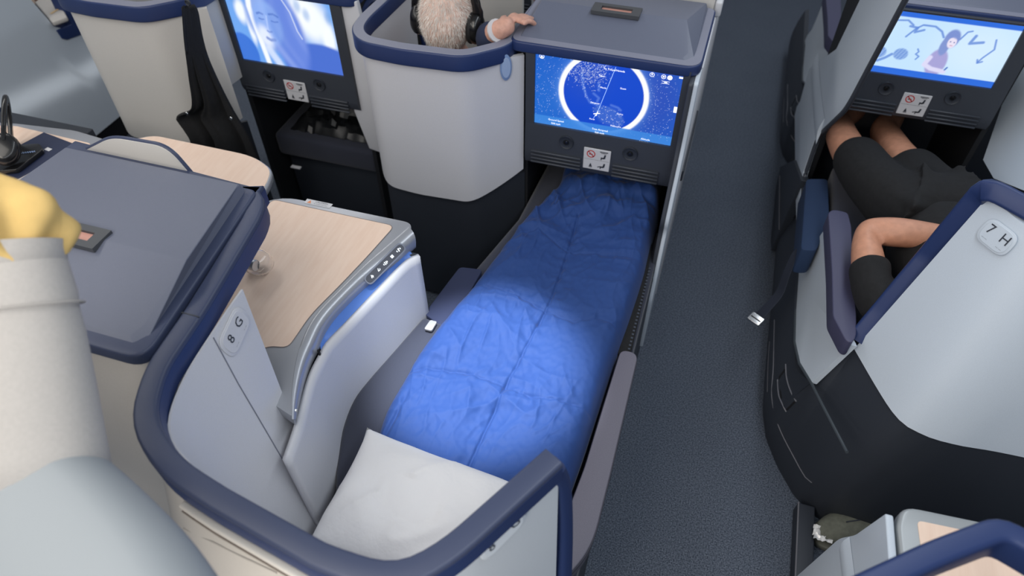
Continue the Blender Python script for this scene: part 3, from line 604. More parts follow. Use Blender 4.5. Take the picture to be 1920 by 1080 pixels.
prism('leg_rest_wing', [p-V((0, 0, .07)) for p in ot], (0, 0, .07), mat('leg_rest_navy', (.022, .030, .075), .8, bump=.4, bscale=1000), bed, .006)
bk = at(806, 611, z=.505); prism('white_tab', fillet([bk+V(q) for q in ((-.010, -.016, -.004), (.012, -.016, -.004), (.014, .018, -.004), (-.006, .018, -.004))], .005, 3), (0, 0, .007), mat('tab_grey', (.33, .33, .33), .5), bed, .001)
wt = at(1046, 940, z=.50); box('belt_tab', wt-V((.012, .012, .004)), wt+V((.006, .014, .004)), STICK, bed, .003)
pe = [at(1150, 672, z=.50), at(1170, 664, z=.50), at(1197, 672, z=.50), at(1160, 830, z=.50), at(1112, 1000, z=.50), at(1075, 1075, z=.50), at(1030, 1110, z=.50), at(1033, 1060, z=.50), at(1042, 1020, z=.50), at(1095, 860, z=.50)]
pe2 = fillet([V((-.082, 1.155, .5)), V((-.036, 1.155, .5)), V((-.033, .80, .5)), V((-.034, .62, .5)), V((-.075, .535, .5)), V((-.120, .50, .5)), V((-.118, .58, .5)), V((-.108, .62, .5)), V((-.092, .80, .5))], [.02, .025, .02, .06, .03, .02, .01, .02, .02], 6)
prism('armrest_pad', [p-V((0, 0, .05)) for p in pe2], (0, 0, .05), PAD, bed, .011, 4)
tube('pad_piping', [p+V((0, 0, -.014)) for p in pe2]+[pe2[0]+V((0, 0, -.014))], .0022, mat('piping', (.03, .03, .045), .5), bed, 6)
box('seat_side', (-.095, .50, .02), (-.052, 1.69, .445), CUSH, bed, .006)
box('aisle_fairing', (-.060, .45, .0), (-.048, 1.72, .40), DARK, bed, .004)
# zip-stitched seat flank seen between duvet and aisle
zb = fillet([V((-.115, 1.62, .44)), V((-.075, 1.62, .44)), V((-.060, 1.40, .44)), V((-.055, 1.16, .44)), V((-.10, 1.16, .44))], .02, 4)
prism('flank_cushion', zb, (0, 0, .03), BLACKC, bed, .008)
for k in range(26): 
    y = 1.17+.013*k; box('stitch', (-.066, y, .468), (-.060, y+.005, .4715), mat('stitch_grey', (.045, .055, .075), .7), bed, 0)

# ------------------------------------------------------------------ duvet
lefte = [(1048, 345), (1030, 372), (985, 415), (935, 475), (880, 545), (830, 605), (782, 668), (742, 735), (714, 790), (700, 850)]
righte = [(1238, 372), (1236, 410), (1222, 455), (1208, 515), (1184, 590), (1152, 680), (1122, 770), (1096, 850), (1068, 930), (1046, 1000)]
L3 = [at(*q, z=.49) for q in lefte]; R3 = [at(*q, z=.49) for q in righte]
L3 = [V((-.44, 2.0, .49))]+L3; R3 = [V((-.10, 2.0, .49))]+R3
NV, NU = 520, 220
LL, RR = resample(spline(L3, 8), NV), resample(spline(R3, 8), NV)
cen = [at(*q, z=.55) for q in ((1085, 400), (1050, 510), (1030, 565), (950, 710), (880, 862), (850, 930))]
def seam_d(x, y):
    d = 1e9
    for a, b in zip(cen[:-1], cen[1:]):
        p = V((x, y)); A = V((a.x, a.y)); B = V((b.x, b.y)); t = max(0, min(1, (p-A).dot(B-A)/(B-A).length_squared)); d = min(d, (p-A-(B-A)*t).length)
    return d
CROSS = [[at(*q, z=.55) for q in c] for c in (((880, 520), (940, 537), (988, 556), (1028, 582), (1075, 598), (1125, 592), (1175, 612)), ((745, 688), (800, 684), (870, 692), (948, 718), (1010, 742), (1080, 752), (1125, 765)), ((950, 440), (1010, 425), (1064, 462), (1130, 470), (1210, 480)))]
def cross_d(x, y):
    d = 1e9; p = V((x, y))
    for c in CROSS:
        for a, b in zip(c[:-1], c[1:]):
            A = V((a.x, a.y)); B = V((b.x, b.y)); t = max(0, min(1, (p-A).dot(B-A)/(B-A).length_squared)); d = min(d, (p-A-(B-A)*t).length)
    return d
rows = []
for i in range(NV):
    row = []
    for j in range(NU):
        u = j/(NU-1); p = LL[i].lerp(RR[i], u); x, y = p.x, p.y
        e = min(u, 1-u); side = 1-math.exp(-e/.05)
        ds, dc = seam_d(x, y), cross_d(x, y)
        far = max(0, min(1, (y-1.40)/.3)); big = noise.noise(V((x*4, y*3, 5)))
        puff = .020*(1-math.exp(-ds/.10))*(1-.6*math.exp(-dc/.06))-.0050*math.exp(-(ds/.0035)**2)-.0032*math.exp(-(dc/.0035)**2)
        wx, wy = x+.05*noise.noise(V((x*4, y*4, 3))), y+.05*noise.noise(V((x*4, y*4, 9)))
        w = 0
        for k, (an, fa, fb, am, sd) in enumerate(((.5, 13, 3.2, .0050, 1), (-.9, 11, 3.5, .0042, 7), (1.5, 15, 5, .0034, 13), (.1, 26, 7, .0024, 21), (-.4, 30, 9, .0018, 31))):
            a = wx*math.cos(an)+wy*math.sin(an); b = -wx*math.sin(an)+wy*math.cos(an); nv = noise.noise(V((a*fa, b*fb, sd)))
            msk = max(0, .35+1.3*noise.noise(V((x*5+sd, y*4, sd*2)))); w += am*msk*max(0, 1-abs(nv)*3.2)**1.6
        near_s = math.exp(-min(ds, dc)/.035); w = w*(1+.9*far)+.0035*near_s*noise.noise(V((x*42, y*42, 2)))+.0007*noise.noise(V((x*80, y*70, 4)))
        bunch = far*(.030*noise.noise(V((x*9, y*14, 11)))+.035*max(0, noise.noise(V((x*5, y*9, 21)))))
        e2 = 1-math.exp(-e/.025)
        z = .455+e2*.062+side*(.012+puff+w*2.0+bunch+.010*big)
        crease = .010*math.exp(-((x-(-.545+.03*(y-.75)))/.006)**2)*max(0, 1-abs(y-.76)/.12)
        row.append(V((x, y, z-crease)))
    rows.append(row)
bm = bmesh.new(); add_grid(bm, rows); dv = fin(bm, 'duvet', DUVET, ang=180); md = dv.modifiers.new('t', 'SOLIDIFY'); md.thickness = .012; md.offset = -1
tag(dv, 'rumpled blue quilted duvet spread along the lie-flat seat', 'duvet')

# ------------------------------------------------------------------ pillow
pc = [at(688, 800, z=.585), at(985, 905, z=.585), at(850, 1110, z=.585), at(545, 985, z=.585)]
pc = [V((p.x, p.y, 0)) for p in pc]; pc[2] = V((-.235, .395, 0)); pc[3] = V((-.585, .425, 0)); pc[1] = V((-.195, .68, 0))
bm = bmesh.new(); N = 50
def pil(u, v, sgn):
    uu, vv = u*2-1, v*2-1
    p = pc[0].lerp(pc[1], u).lerp(pc[3].lerp(pc[2], u), v); c = (pc[0]+pc[1]+pc[2]+pc[3])/4
    pinch = 1-.05*(1-abs(uu)**2)*abs(vv)**3-.05*(1-abs(vv)**2)*abs(uu)**3; p = c+(p-c)*pinch
    h = max(0, (1-abs(uu)**2.6)*(1-abs(vv)**2.6))**.42
    wr = .006*noise.noise(V((u*5, v*4, 3)))+.010*max(0, 1-abs(noise.noise(V((u*3.2+v*2, v*1.4, 8))))*2.2)**3*(h < .97)
    z = .560+sgn*.072*h+(wr*h if sgn > 0 else 0)+.022*(abs(uu)*abs(vv))**3*(1 if u < .5 and v < .5 else -.3)
    return V((p.x, p.y, z))
A = add_grid(bm, [[pil(j/N, i/N, 1) for j in range(N+1)] for i in range(N+1)]); B = add_grid(bm, [[pil(j/N, i/N, -1) for j in range(N+1)] for i in range(N+1)])
bmesh.ops.remove_doubles(bm, verts=bm.verts, dist=.0004)
tag(fin(bm, 'pillow', PILLOW, ang=180), 'plump white pillow at the near end of the blue duvet', 'pillow')

# ------------------------------------------------------------------ shells of the seats in front
def front_shell(label, ox, oy, cat='seat shell', wing=True, dz=0, mtl=WHITE):
    """copy of the back shell with the lid on its right: ox, oy is the fold nearest the lid"""
    t = empty('seat_shell', (ox-.1, oy, 0), label, cat); z = .985+dz
    pts = [V((ox+.118, oy+.40, z)), V((ox+.103, oy+.165, z)), V((ox+.090, oy+.092, z)), V((ox+.004, oy+.010, z)), V((ox-.17, oy, z)), V((ox-.285, oy+.008, z)), V((ox-.328, oy+.055, z)), V((ox-.338, oy+.12, z)), V((ox-.325, oy+.40, z))]
    path = resample(fillet(pts, [0, .03, .03, .035, .02, .035, .03, .03, 0], 6, closed=False), 90)
    ppts = [V((ox+.140, oy+.118, z)), V((ox+.004, oy+.010, z)), V((ox-.17, oy, z)), V((ox-.285, oy+.008, z)), V((ox-.328, oy+.055, z)), V((ox-.338, oy+.12, z)), V((ox-.325, oy+.40, z))]
    ppath = resample(fillet(ppts, [0, .035, .02, .035, .03, .03, 0], 6, closed=False), 80)
    rail('rim_rail', path, NAVY, t); sweep('lit_rim_top', [p+V((0, 0, .0245)) for p in path], rrect(.030, .003, .001, 1), mat('rim_top_lit', (.22, .23, .30), .4), t)  # grey cap: the rim's lit top, put into the colour
    k1 = next(i for i, p in enumerate(ppath) if p.x < ox-.322)
    seg = [p.copy() for p in ppath[:k1+1]]
    bots = []
    for i, p in enumerate(seg):
        f = max(0, min(1, (p.x-(ox-.02))/.16)); bots.append(V((p.x, p.y-.004, .500+.085*f**1.5+(.025*math.exp(-(p.x-ox+.32)/.02) if p.x < ox-.2 else 0))))
    bp_ = wall('back_panel', seg, z-.015, bots, mtl, t, .012, side=1)
    wall('side_return', [p.copy() for p in ppath[k1:]], z-.015, .5, mtl, t, .012, side=1)
    wall('base_panel', [V((p.x, p.y+.012, 0)) for p in seg], .56, .02, DARK, t, .01, side=1)
    wall('lining_panel', [p+V((0, .016, 0)) for p in path], z-.02, .68, CREAM, t, .003, side=-1)
    return t, bp_
msh, mback = front_shell('white seat shell with navy rim around the grey-haired passenger', -.653, 1.585)
lsh, lback = front_shell('white seat shell with navy rim at upper left, the dark jacket hanging beside it', -1.655, 1.575, mtl=CREAM)
# oval marker on the return face beside the screen
oc = at(948, 122, y=1.66); ov = empty('oval', (0, 0, 0)) if False else None
oc, uxx, _, nrm = frame(mback, 948, 126, 960, 131); uxx.z = 0; uxx.normalize()
ring = [oc+uxx*(.017*math.cos(2*math.pi*k/28))+V((0, 0, .039*math.sin(2*math.pi*k/28))) for k in range(28)]
om = prism('oval_marker', ring, nrm*.004, mat('marker_blue', (.20, .30, .52), .35), msh, .001, 2)
ring2 = [oc+(q-oc)*.78+nrm*.004 for q in ring]; prism('oval_face', ring2, nrm*.0012, mat('marker_face', (.34, .45, .66), .3), om, .0005, 1)
# inner far lining of his seat with navy frame strips
box('far_lining', (-1.25, 2.30, .25), (-.70, 2.32, 1.12), CREAM, msh, .004)
tube('frame_strip', spline([at(700, -40, y=2.0), at(700, 0, y=2.0), at(706, 40, y=2.0), at(714, 84, y=2.0), at(722, 130, y=2.0)], 4), .010, NAVY, msh, 8)
tube('frame_strip', spline([at(668, 50, y=1.86), at(682, 18, y=1.90), at(690, 4, y=1.93), at(699, 2, y=1.96), at(703, 20, y=2.0)], 5), .010, NAVY, msh, 8)
tube('frame_strip', [at(776, -30, y=2.2), at(782, 20, y=2.2), at(797, 95, y=2.2), at(800, 130, y=2.2)], .009, NAVY, msh, 8)
# divider between the left cabinet and his shell
dvd = prism('privacy_divider', [at(620, 5, y=1.80), at(668, 3, y=1.80), at(690, 90, y=1.80), at(722, 290, y=1.80), at(692, 279, y=1.80), at(664, 210, y=1.80)], (0, .02, 0), WHITE, None, .004)
tag(dvd, 'narrow white divider right of the screen with the blond face', 'divider')
# aisle wing beside the middle screen
wg = empty('aisle_wing', (-.05, 1.7, 0), 'slim grey wing panel along the aisle right of the flight map screen', 'panel')
prof = [(1.665, .985), (1.655, .80), (1.60, .66), (1.57, .585), (1.585, .545), (1.55, .44), (1.50, .33), (1.50, .10), (1.75, .10), (1.75, .985)]
pf3 = fillet([V((-.050, a, b)) for a, b in prof], [.01, .03, .03, .02, .02, .03, .02, .01, .01, .01], 4)
prism('wing_face', pf3, (.012, 0, 0), PALE, wg, .003)
prism('wing_edge', [p+V((-.012, -.004, 0)) for p in pf3], (.012, 0, 0), BEZEL, wg, .003)
box('aisle_panel', (-.050, 1.75, .10), (-.036, 2.6, .985), WHITE, wg, .003)
box('aisle_kick', (-.055, 1.6, 0), (-.044, 2.6, .10), DARK, wg, .002)
box('lower_trim', (-.046, 1.76, .60), (-.030, 2.10, .64), DARK, wg, .004)
# beyond the lid: the pale panel of the seat ahead
nx = empty('seat_shell', (-.30, 2.06, 0), 'beige panel of the seat ahead, just beyond the blue lid', 'seat shell')
box('back_panel', (-.56, 2.045, .40), (-.048, 2.065, 1.20), CREAM, nx, .006)
box('edge_cap', (-.046, 2.04, .985), (-.026, 2.30, 1.03), WHITE, nx, .006)
box('brown_strap', (-.045, 2.30, .98), (-.025, 2.5, 1.02), mat('brown_leather', (.12, .05, .035), .6), nx, .004)
mf = cabinet('console_cabinet', 'dark console fascia with a safety sign, far beyond the grey-haired passenger', -.94, -.48, 2.60, (-.91, -.51, .764, .992), (-1.0, -.46, 2.62, 2.95), None, detail=True)
# ------------------------------------------------------------------ left seats: console, table, jacket and what lies about
ls = empty('side_console', (-1.9, 1.2, 0), 'grey-framed wooden console at far left, holding the navy booklet', 'console')
lp = fillet([at(*q, z=.735) for q in ((-90, 225), (30, 231), (140, 244), (200, 262), (190, 290), (58, 348), (-90, 420))], .02, 4)
prism('table_frame', [p-V((0, 0, .03)) for p in lp], (0, 0, .03), SILVER, ls, .006)
lw = fillet([at(*q, z=.7352) for q in ((-90, 235), (30, 237), (172, 270), (150, 290), (30, 350), (-90, 400))], .012, 4)
prism('wood_top', lw, (0, 0, .002), WOOD, ls, .0005, 1)
box('console_base', (-2.15, 1.05, 0), (-1.80, 1.36, .70), DARK, ls, .004)
bq = [at(*q, z=.739) for q in ((84, 251), (152, 277), (28, 342), (-30, 312))]
bkt = prism('booklet', [p+V((0, 0, .004)) for p in bq], (0, 0, .002), NAVYP, None, .0006, 1); tag(bkt, 'navy paper booklet lying on the wooden console at far left', 'booklet')
prism('pages', [p+V((0, 0, -.001)) for p in bq], (0, 0, .005), STICK, bkt, 0)
bx_, by_ = (bq[1]-bq[0]).normalized(), V((0, 0, 1)).cross((bq[1]-bq[0]).normalized()); f = Flat(at(97, 277, z=.745), bx_, by_, .0006); f.line((-.012, -.01), (.008, -.01), .012); f.done('booklet_print', STICK, bkt)
cq = fillet([at(*q, z=.746) for q in ((40, 279), (78, 276), (85, 287), (36, 325), (-20, 330), (-20, 300))], .008, 3)
cs = prism('flat_case', cq, (0, 0, .014), GLOSS, None, .002); tag(cs, 'flat black case on top of the navy booklet', 'case')
f = Flat(at(52, 286, z=.761), (at(66, 283, z=.761)-at(40, 286, z=.761)), V((0, 0, 1)).cross((at(66, 283, z=.761)-at(40, 286, z=.761)).normalized()), .0006)
for k in range(7): f.line((-.022+.006*k, -.004), (-.019+.006*k, .005), .0018); f.line((-.019+.006*k, .005), (-.016+.006*k, -.003), .0014)
f.done('case_lettering', mat('pale_print', (.30, .42, .70), .5), cs)
def headphones(label, c, sx, span, up_, ax=V((1, 0, 0)), cuph=.045):
    """c = middle between the cups, span = half distance, ax = axis through the ears, up_ = towards the top of the head"""
    t = empty('headphones', c, label, 'headphones'); up_ = V(up_).normalized(); fwd = up_.cross(ax).normalized()
    for s in (-1, 1):
        o = V(c)+ax*span*s; bm = bmesh.new(); add_lathe(bm, [(.0, .026), (.018, .026), (.028, .023), (.0335, .016), (.035, .008), (.034, 0), (.030, -.002), (.0, -.002)], V((0, 0, 0)), V((0, 0, 1)), 28)
        M = Matrix((fwd, up_, ax*s)).transposed().to_4x4(); M.translation = o
        for v in bm.verts: v.co.y *= 1.28; v.co = M @ v.co
        cup = fin(bm, 'ear_cup', GLOSS, t)
        bm = bmesh.new(); add_sweep(bm, [V((.028*math.cos(a), .037*math.sin(a), -.006)) for a in [2*math.pi*k/24 for k in range(25)]], circ(.0085, 8))
        for v in bm.verts: v.co = M @ v.co
        fin(bm, 'ear_pad', mat('pad_black', (.012, .012, .013), .7), cup)
        tube('yoke', [o+up_*.02+ax*s*.024, o+up_*.05+ax*s*.022, o+up_*.075+ax*s*.010], .006, GLOSS, cup, 8)
    arc = [V(c)+ax*(span+.010)*math.cos(a)+up_*(.045+.105*math.sin(a)) for a in [math.pi*k/24 for k in range(25)]]
    sweep('head_band', arc, rrect(.026, .011, .004), GLOSS, t, upv=fwd); return t
hax = V((.62, -.42, .66)).normalized()
headphones('black headphones resting on the booklet at the left edge', at(10, 280, z=.80)-hax*.045, 1, .045, V((-.3, .75, .70)), hax)
tt_ = empty('tray_table', (-1.4, 1.3, 0), 'pale wooden tray table with rounded silver edge, folded out behind the near grey lid', 'table')
tq = fillet([at(*q, z=.735) for q in ((240, 262), (285, 252), (478, 292), (513, 318), (503, 350), (462, 398), (380, 400), (230, 320))], [.02, .03, .06, .03, .04, .03, .02, .02], 6)
prism('table_rim', [p-V((0, 0, .024)) for p in tq], (0, 0, .024), SILVER, tt_, .006)
tcn = sum((p for p in tq), V())/len(tq); prism('wood_leaf', [tcn+(p-tcn)*.965+V((0, 0, .0002)) for p in tq], (0, 0, .0012), WOOD, tt_, .0004, 1)
box('table_arm', (-1.62, 1.22, .66), (-1.50, 1.27, .71), DARK, tt_, .01)
# dark jacket on its hook
le = resample(spline([at(*q, y=1.545) for q in ((347, 8), (352, 70), (361, 135), (367, 195), (339, 211), (352, 232), (368, 262), (366, 320), (360, 400))], 6), 60)
re_ = resample(spline([at(*q, y=1.62) for q in ((364, 8), (372, 22), (381, 70), (393, 110), (416, 160), (440, 205), (474, 262), (500, 330), (515, 400))], 6), 60)
rows = []
for i in range(60):
    row = []
    for j in range(37):
        u = j/36; p = le[i].lerp(re_[i], u); amp = .006+.020*(i/60)
        row.append(p+V((0, -.012-amp*math.sin(u*13+i*.02)-.5*amp*math.sin(u*29+1)-.012*math.sin(math.pi*u), 0)))
    rows.append(row)
jk = sheet('jacket', rows, (0, .012, 0), BLACKC, None, ang=180); tag(jk, 'black jacket hanging from a hook beside the left screen', 'jacket')
for q in ((350, 213), (433, 222)): lathe('snap_button', [(0, .002), (.005, .002), (.006, 0)], at(*q, y=1.515), (0, -1, 0), STEEL, jk, 12)
lathe('loop', [(.008, .003), (.010, 0), (.008, -.003), (.006, 0)], at(352, 5, y=1.56), (0, 1, 0), DARK, jk, 12)
# clear bag in the left footwell, dark ottoman
otm = empty('ottoman', (-1.33, 2.0, 0), 'dark fabric ottoman in the left footwell under the clear bag', 'ottoman')
box('cushion', (-1.555, 1.86, .30), (-1.13, 2.22, .40), CUSH, otm, .02); box('ottoman_base', (-1.54, 1.90, 0), (-1.145, 2.2, .30), DARK, otm, .005)
rows = [[V((-1.50+.36*j/24, 1.90+.26*i/18, .405+.055*math.sin(math.pi*j/24)**.5*math.sin(math.pi*i/18)**.5*(1+.7*noise.noise(V((j*.45, i*.5, 1))))+.012*noise.noise(V((j*.9, i*.9, 4))))) for j in range(25)] for i in range(19)]
bg = sheet('plastic_bag', rows, (0, 0, -.002), mat('dark_film', (.010, .011, .013), .34, spec=.5), None, ang=20); tag(bg, 'crumpled glossy plastic bag lying in the left footwell', 'bag')
box('carry_label', (-1.47, 1.80, .30), (-1.43, 1.815, .305), STICK, otm, .001)

# seat shell across the left aisle
XL = -2.6
fs = empty('seat_shell', (XL, 2.0, 0), 'pale side shell across the left aisle with a navy-framed opening', 'seat shell')
y0, y1 = .9, 3.4
rows = []
def ztop(y):
    a, b, c = at(-60, -60, x=XL), at(62, 0, x=XL), at(108, 58, x=XL); d = at(165, 66, x=XL)
    if y < b.y: return .72+.30*min(1, max(0, (b.y-y)/.35))
    if y < c.y: return b.z+(c.z-b.z)*(y-b.y)/(c.y-b.y)
    return c.z-.01
bl0, bl1 = at(0, 205, x=XL), at(190, 115, x=XL)
for i in range(61):
    y = y0+(y1-y0)*i/60; zt = ztop(y) if y > at(62, 0, x=XL).y else at(62, 0, x=XL).z+(.12 if False else 0)+max(0, (at(62, 0, x=XL).y-y))*1.3
    zb_ = .14; zm = bl0.z+(bl1.z-bl0.z)*(y-bl0.y)/(bl1.y-bl0.y); row = []
    for k in range(41):
        z = zb_+(zt-zb_)*k/40; s = 1/(1+math.exp((z-zm)/.012)); row.append(V((XL+.045*s-.0, y, z)))
    rows.append(row)
sheet('side_panel', rows, (-.02, 0, 0), PALE, fs)
box('base_panel', (XL-.06, y0, 0), (XL-.01, y1, .15), BLACK, fs, .003)
lpoly = [(100, -25), (117, -25), (163, 62), (127, 75), (118, 73), (107, 57), (134, 46)]
prism('opening_frame', [at(*q, x=XL+.006) for q in lpoly], (-.05, 0, 0), NAVY, fs, .003)
prism('shell_edge', [at(*q, x=XL-.10) for q in ((118, -30), (132, -30), (150, 30), (144, 32))], (-.02, 0, 0), WHITE, fs, .002)
sweep('front_trim', [at(*q, x=XL+.35) for q in ((-30, 170), (0, 212), (16, 245))], rrect(.03, .03, .008), NAVY, fs)
fc = empty('side_console', (-2.95, 2.3, 0), 'wooden console seen through the navy-framed opening at upper left', 'console')
wq_ = [at(*q, z=.60) for q in ((60, -60), (200, -60), (150, 62), (100, 62))]
prism('wood_top', [V((-3.5, 2.2, .60)), V((-2.63, 2.2, .60)), V((-2.63, 3.2, .60)), V((-3.5, 3.2, .60))], (0, 0, -.03), WOOD, fc, .004)
box('console_base', (-3.5, 2.22, 0), (-2.66, 3.2, .57), DARK, fc, .004)
fq = [at(*q, z=.605) for q in ((68, 10), (85, 1), (112, 8), (130, 40), (102, 50))]
cl = prism('folded_cloth', fq, (0, 0, .02), CREAMC, None, .006); tag(cl, 'folded white cloth on the wooden console at upper left', 'cloth')
f = Flat(at(105, 20, z=.626), (at(110, 17, z=.626)-at(99, 24, z=.626)), V((0, 0, 1)).cross((at(110, 17, z=.626)-at(99, 24, z=.626)).normalized()), .001); f.line((-.03, 0), (.03, 0), .012); f.done('tan_tag', mat('tan_tag', (.55, .40, .22), .7), cl)
pz = prism('brown_pouch', [at(*q, z=.61) for q in ((60, -8), (78, -10), (80, 3), (70, 10))], (0, 0, .02), mat('brown_leather', (.12, .05, .035), .6), None, .003); tag(pz, 'small dark brown pouch at the top left beside the white cloth', 'pouch')

# ------------------------------------------------------------------ right seats (7H and the one ahead)
h7 = empty('seat_suite', (.62, 1.25, 0), 'pale back shell with navy rim and placard 7 H, right of the aisle', 'seat')
# charcoal base wall
prs = [(V((.375, 2.25, 0)), V((.392, 2.25, .26))), (V((.375, 1.60, 0)), V((.395, 1.60, .27))), (V((.378, 1.44, 0)), V((.402, 1.40, .29))), (V((.395, 1.34, 0)), at(1520, 718, x=.428)), (V((.43, 1.26, 0)), at(1594, 648, x=.476)),
       (V((.45, 1.225, 0)), at(1606, 650, z=.518)), (V((.488, 1.165, 0)), at(1678, 768, z=.518)), (V((.55, 1.115, 0)), at(1730, 808, z=.518)), (V((.64, 1.095, 0)), at(1800, 830, z=.518)), (V((.85, 1.09, 0)), at(1920, 852, z=.518)), (V((1.30, 1.10, 0)), V((1.30, 1.125, .518)))]
B7, T7 = [], []
for (a, b), (c, d) in zip(prs[:-1], prs[1:]):
    for k in range(7): B7.append(a.lerp(c, k/7)); T7.append(b.lerp(d, k/7))
B7.append(prs[-1][0]); T7.append(prs[-1][1])
T7[35:] = spline([b for a, b in prs[5:]], 7)
for _ in range(2): B7 = [B7[0]]+[(B7[i-1]+B7[i]*2+B7[i+1])/4 for i in range(1, len(B7)-1)]+[B7[-1]]
rows = [[B7[i].lerp(T7[i], k/16)+V((-.02*math.sin(math.pi*k/16), -.02*math.sin(math.pi*k/16)*max(0, min(1, (i-24)/12)), 0)) for i in range(len(B7))] for k in range(17)]
base7 = sheet('base_panel', rows, (.02, .02, 0), DARK, h7)
# white side panel below the armrest
sp_ = [at(1494, 486, x=.400), at(1504, 471, x=.402), at(1517, 472, x=.406), at(1550, 424, x=.410), at(1556, 560, x=.425), at(1596, 647, x=.474), at(1521, 718, x=.424), at(1500, 682, x=.404), at(1491, 642, x=.400)]
bm = bmesh.new(); vs = [bm.verts.new(p) for p in sp_]; vb = [bm.verts.new(p+V((.014, 0, 0))) for p in sp_]
ctr = [bm.verts.new(sum(sp_, V())/9), bm.verts.new(sum(sp_, V())/9+V((.014, 0, 0)))]
for i in range(9):
    j = (i+1) % 9; bm.faces.new((vs[i], vs[j], ctr[0])); bm.faces.new((vb[j], vb[i], ctr[1])); bm.faces.new((vs[i], vb[i], vb[j], vs[j]))
sp7 = fin(bm, 'side_panel', PALE, h7, ang=25)
tube('panel_edge', [sp_[0], sp_[8]+V((-.002, 0, 0)), sp_[7]+V((-.002, 0, 0)), sp_[6], at(1545, 765, x=.445), at(1580, 832, x=.485), at(1588, 848, x=.49)], .004, mat('edge_dark', (.05, .06, .07), .4), h7, 8)
# slot and styling lines on the base
def on_line(name, pts, r, m): return tube(name, resample(spline([p for p in (onto(base7, *q) for q in pts) if p is not None], 4), 24), r, m, h7, 6)
LINE = mat('line_grey', (.16, .16, .18), .4)
on_line('styling_line', [(1452, 600), (1450, 690), (1447, 745), (1460, 800), (1490, 860), (1510, 895), (1522, 905)], .0016, LINE)
on_line('styling_line', [(1443, 640), (1440, 690), (1439, 735)], .0014, LINE)
on_line('slot_lip', [(1473, 683), (1475, 710), (1483, 735), (1493, 753)], .002, LINE)
on_line('slot_lip', [(1458, 712), (1460, 740), (1467, 758), (1474, 772)], .002, LINE)
sl = [onto(base7, *q, off=.004) for q in ((1460, 706), (1472, 690), (1476, 715), (1490, 755), (1475, 770), (1463, 745))]
prism('recess_slot', sl, (.004, .003, 0), BLACK, h7, 0)
# pale wing with placard
wb = [b+V((-.004, -.004, -.006)) for a, b in prs[5:]]
wt_ = [at(1853, 368, z=.975), at(1885, 393, z=.975), at(1925, 424, z=.975), at(1985, 455, z=.975), at(2100, 490, z=.975), at(2500, 560, z=.975)]
WB, WT = resample(spline(wb, 6), 40), resample(spline(wt_, 6), 40)
rows = [[WB[i].lerp(WT[i], k/10) for i in range(40)] for k in range(11)]
w7 = sheet('wing_panel', rows, (.012, .014, 0), PALE, h7)
rl = [at(1607, 637, z=.53), at(1650, 585, z=.61), at(1740, 480, z=.775), at(1838, 364, z=.965), at(1850, 358, z=.985), at(1870, 362, z=.990), at(1925, 392, z=.990), at(1990, 428, z=.990), at(2120, 465, z=.99), at(2500, 540, z=.99)]
rl = resample(fillet(rl, [0, 0, 0, .015, .015, .02, 0, 0, 0, 0], 4, closed=False), 70)
sweep('rim_rail', [p+V((0, .004, 0)) for p in rl], rrect(.044, .040, .007), NAVY, h7, upv=V((-.3, -.8, .5)))
pq = [onto(w7, *q) for q in ((1870, 445), (1897, 465), (1845, 425), (1858, 470))]
ux7 = (pq[1]-pq[2]).normalized(); nn7 = ux7.cross((pq[3]-pq[0])); nn7 = nn7 if nn7.dot(CAM-pq[0]) > 0 else -nn7; nn7.normalize(); uy7 = nn7.cross(ux7)
placard(h7, pq[0]+nn7*.001, ux7, uy7, .078, .056, [('7', -.019, .006, .030, 0), ('H', .018, .006, .030, 0), ('— —', -.018, -.015, .006, 0), ('— —', .019, -.015, .006, 0)], base=PALE)
# armrest pad
pd = fillet([at(*q, z=.565) for q in ((1553, 398), (1562, 392), (1590, 398), (1597, 425), (1599, 500), (1606, 590), (1606, 628), (1598, 643), (1586, 638), (1562, 592), (1560, 510))], .012, 4)
prism('armrest_pad', [p-V((0, 0, .055)) for p in pd], (0, 0, .055), mat('pad_purple_navy', (.060, .060, .115), .5, bump=.3, bscale=900), h7, .010, 4)
# mattress and blue cushion under the passenger
box('mattress', (.45, 1.36, .30), (.93, 2.20, .46), CUSH, h7, .02)
cb = fillet([at(*q, z=.47) for q in ((1512, 335), (1552, 335), (1556, 420), (1530, 470), (1502, 468))], .015, 3)
prism('blue_cushion', [p-V((0, 0, .10)) for p in cb], (0, 0, .10), BLUEF, h7, .02)
# hanging seat belt
st_ = spline([at(1524, 466, z=.40), at(1508, 464, z=.42), at(1492, 476, z=.41), at(1476, 510, z=.36), at(1462, 548, z=.30), at(1440, 575, z=.26), at(1424, 592, z=.24)], 8)
sb = sweep('seat_belt', st_, rrect(.040, .003, .001, 1), STRAP, h7, upv=V((-.75, -.25, .6)), scale=lambda t: .55+.45*t)
b0, b1 = at(1408, 592, z=.235), at(1428, 606, z=.235); bd_ = (b1-b0).normalized(); bn = V((0, -.3, 1)).normalized(); bt_ = bn.cross(bd_)
bc = at(1416, 600, z=.235)
prism('buckle', fillet([bc+bd_*a+bt_*b for a, b in ((-.022, -.016), (.022, -.016), (.022, .016), (-.022, .016))], .003, 2), bn*.012, STEEL, sb, .002)
prism('buckle_gap', [bc+bd_*a+bt_*b+bn*.0122 for a, b in ((-.018, -.003), (.018, -.003), (.018, .001), (-.018, .001))], bn*.0006, BLACK, sb, 0)
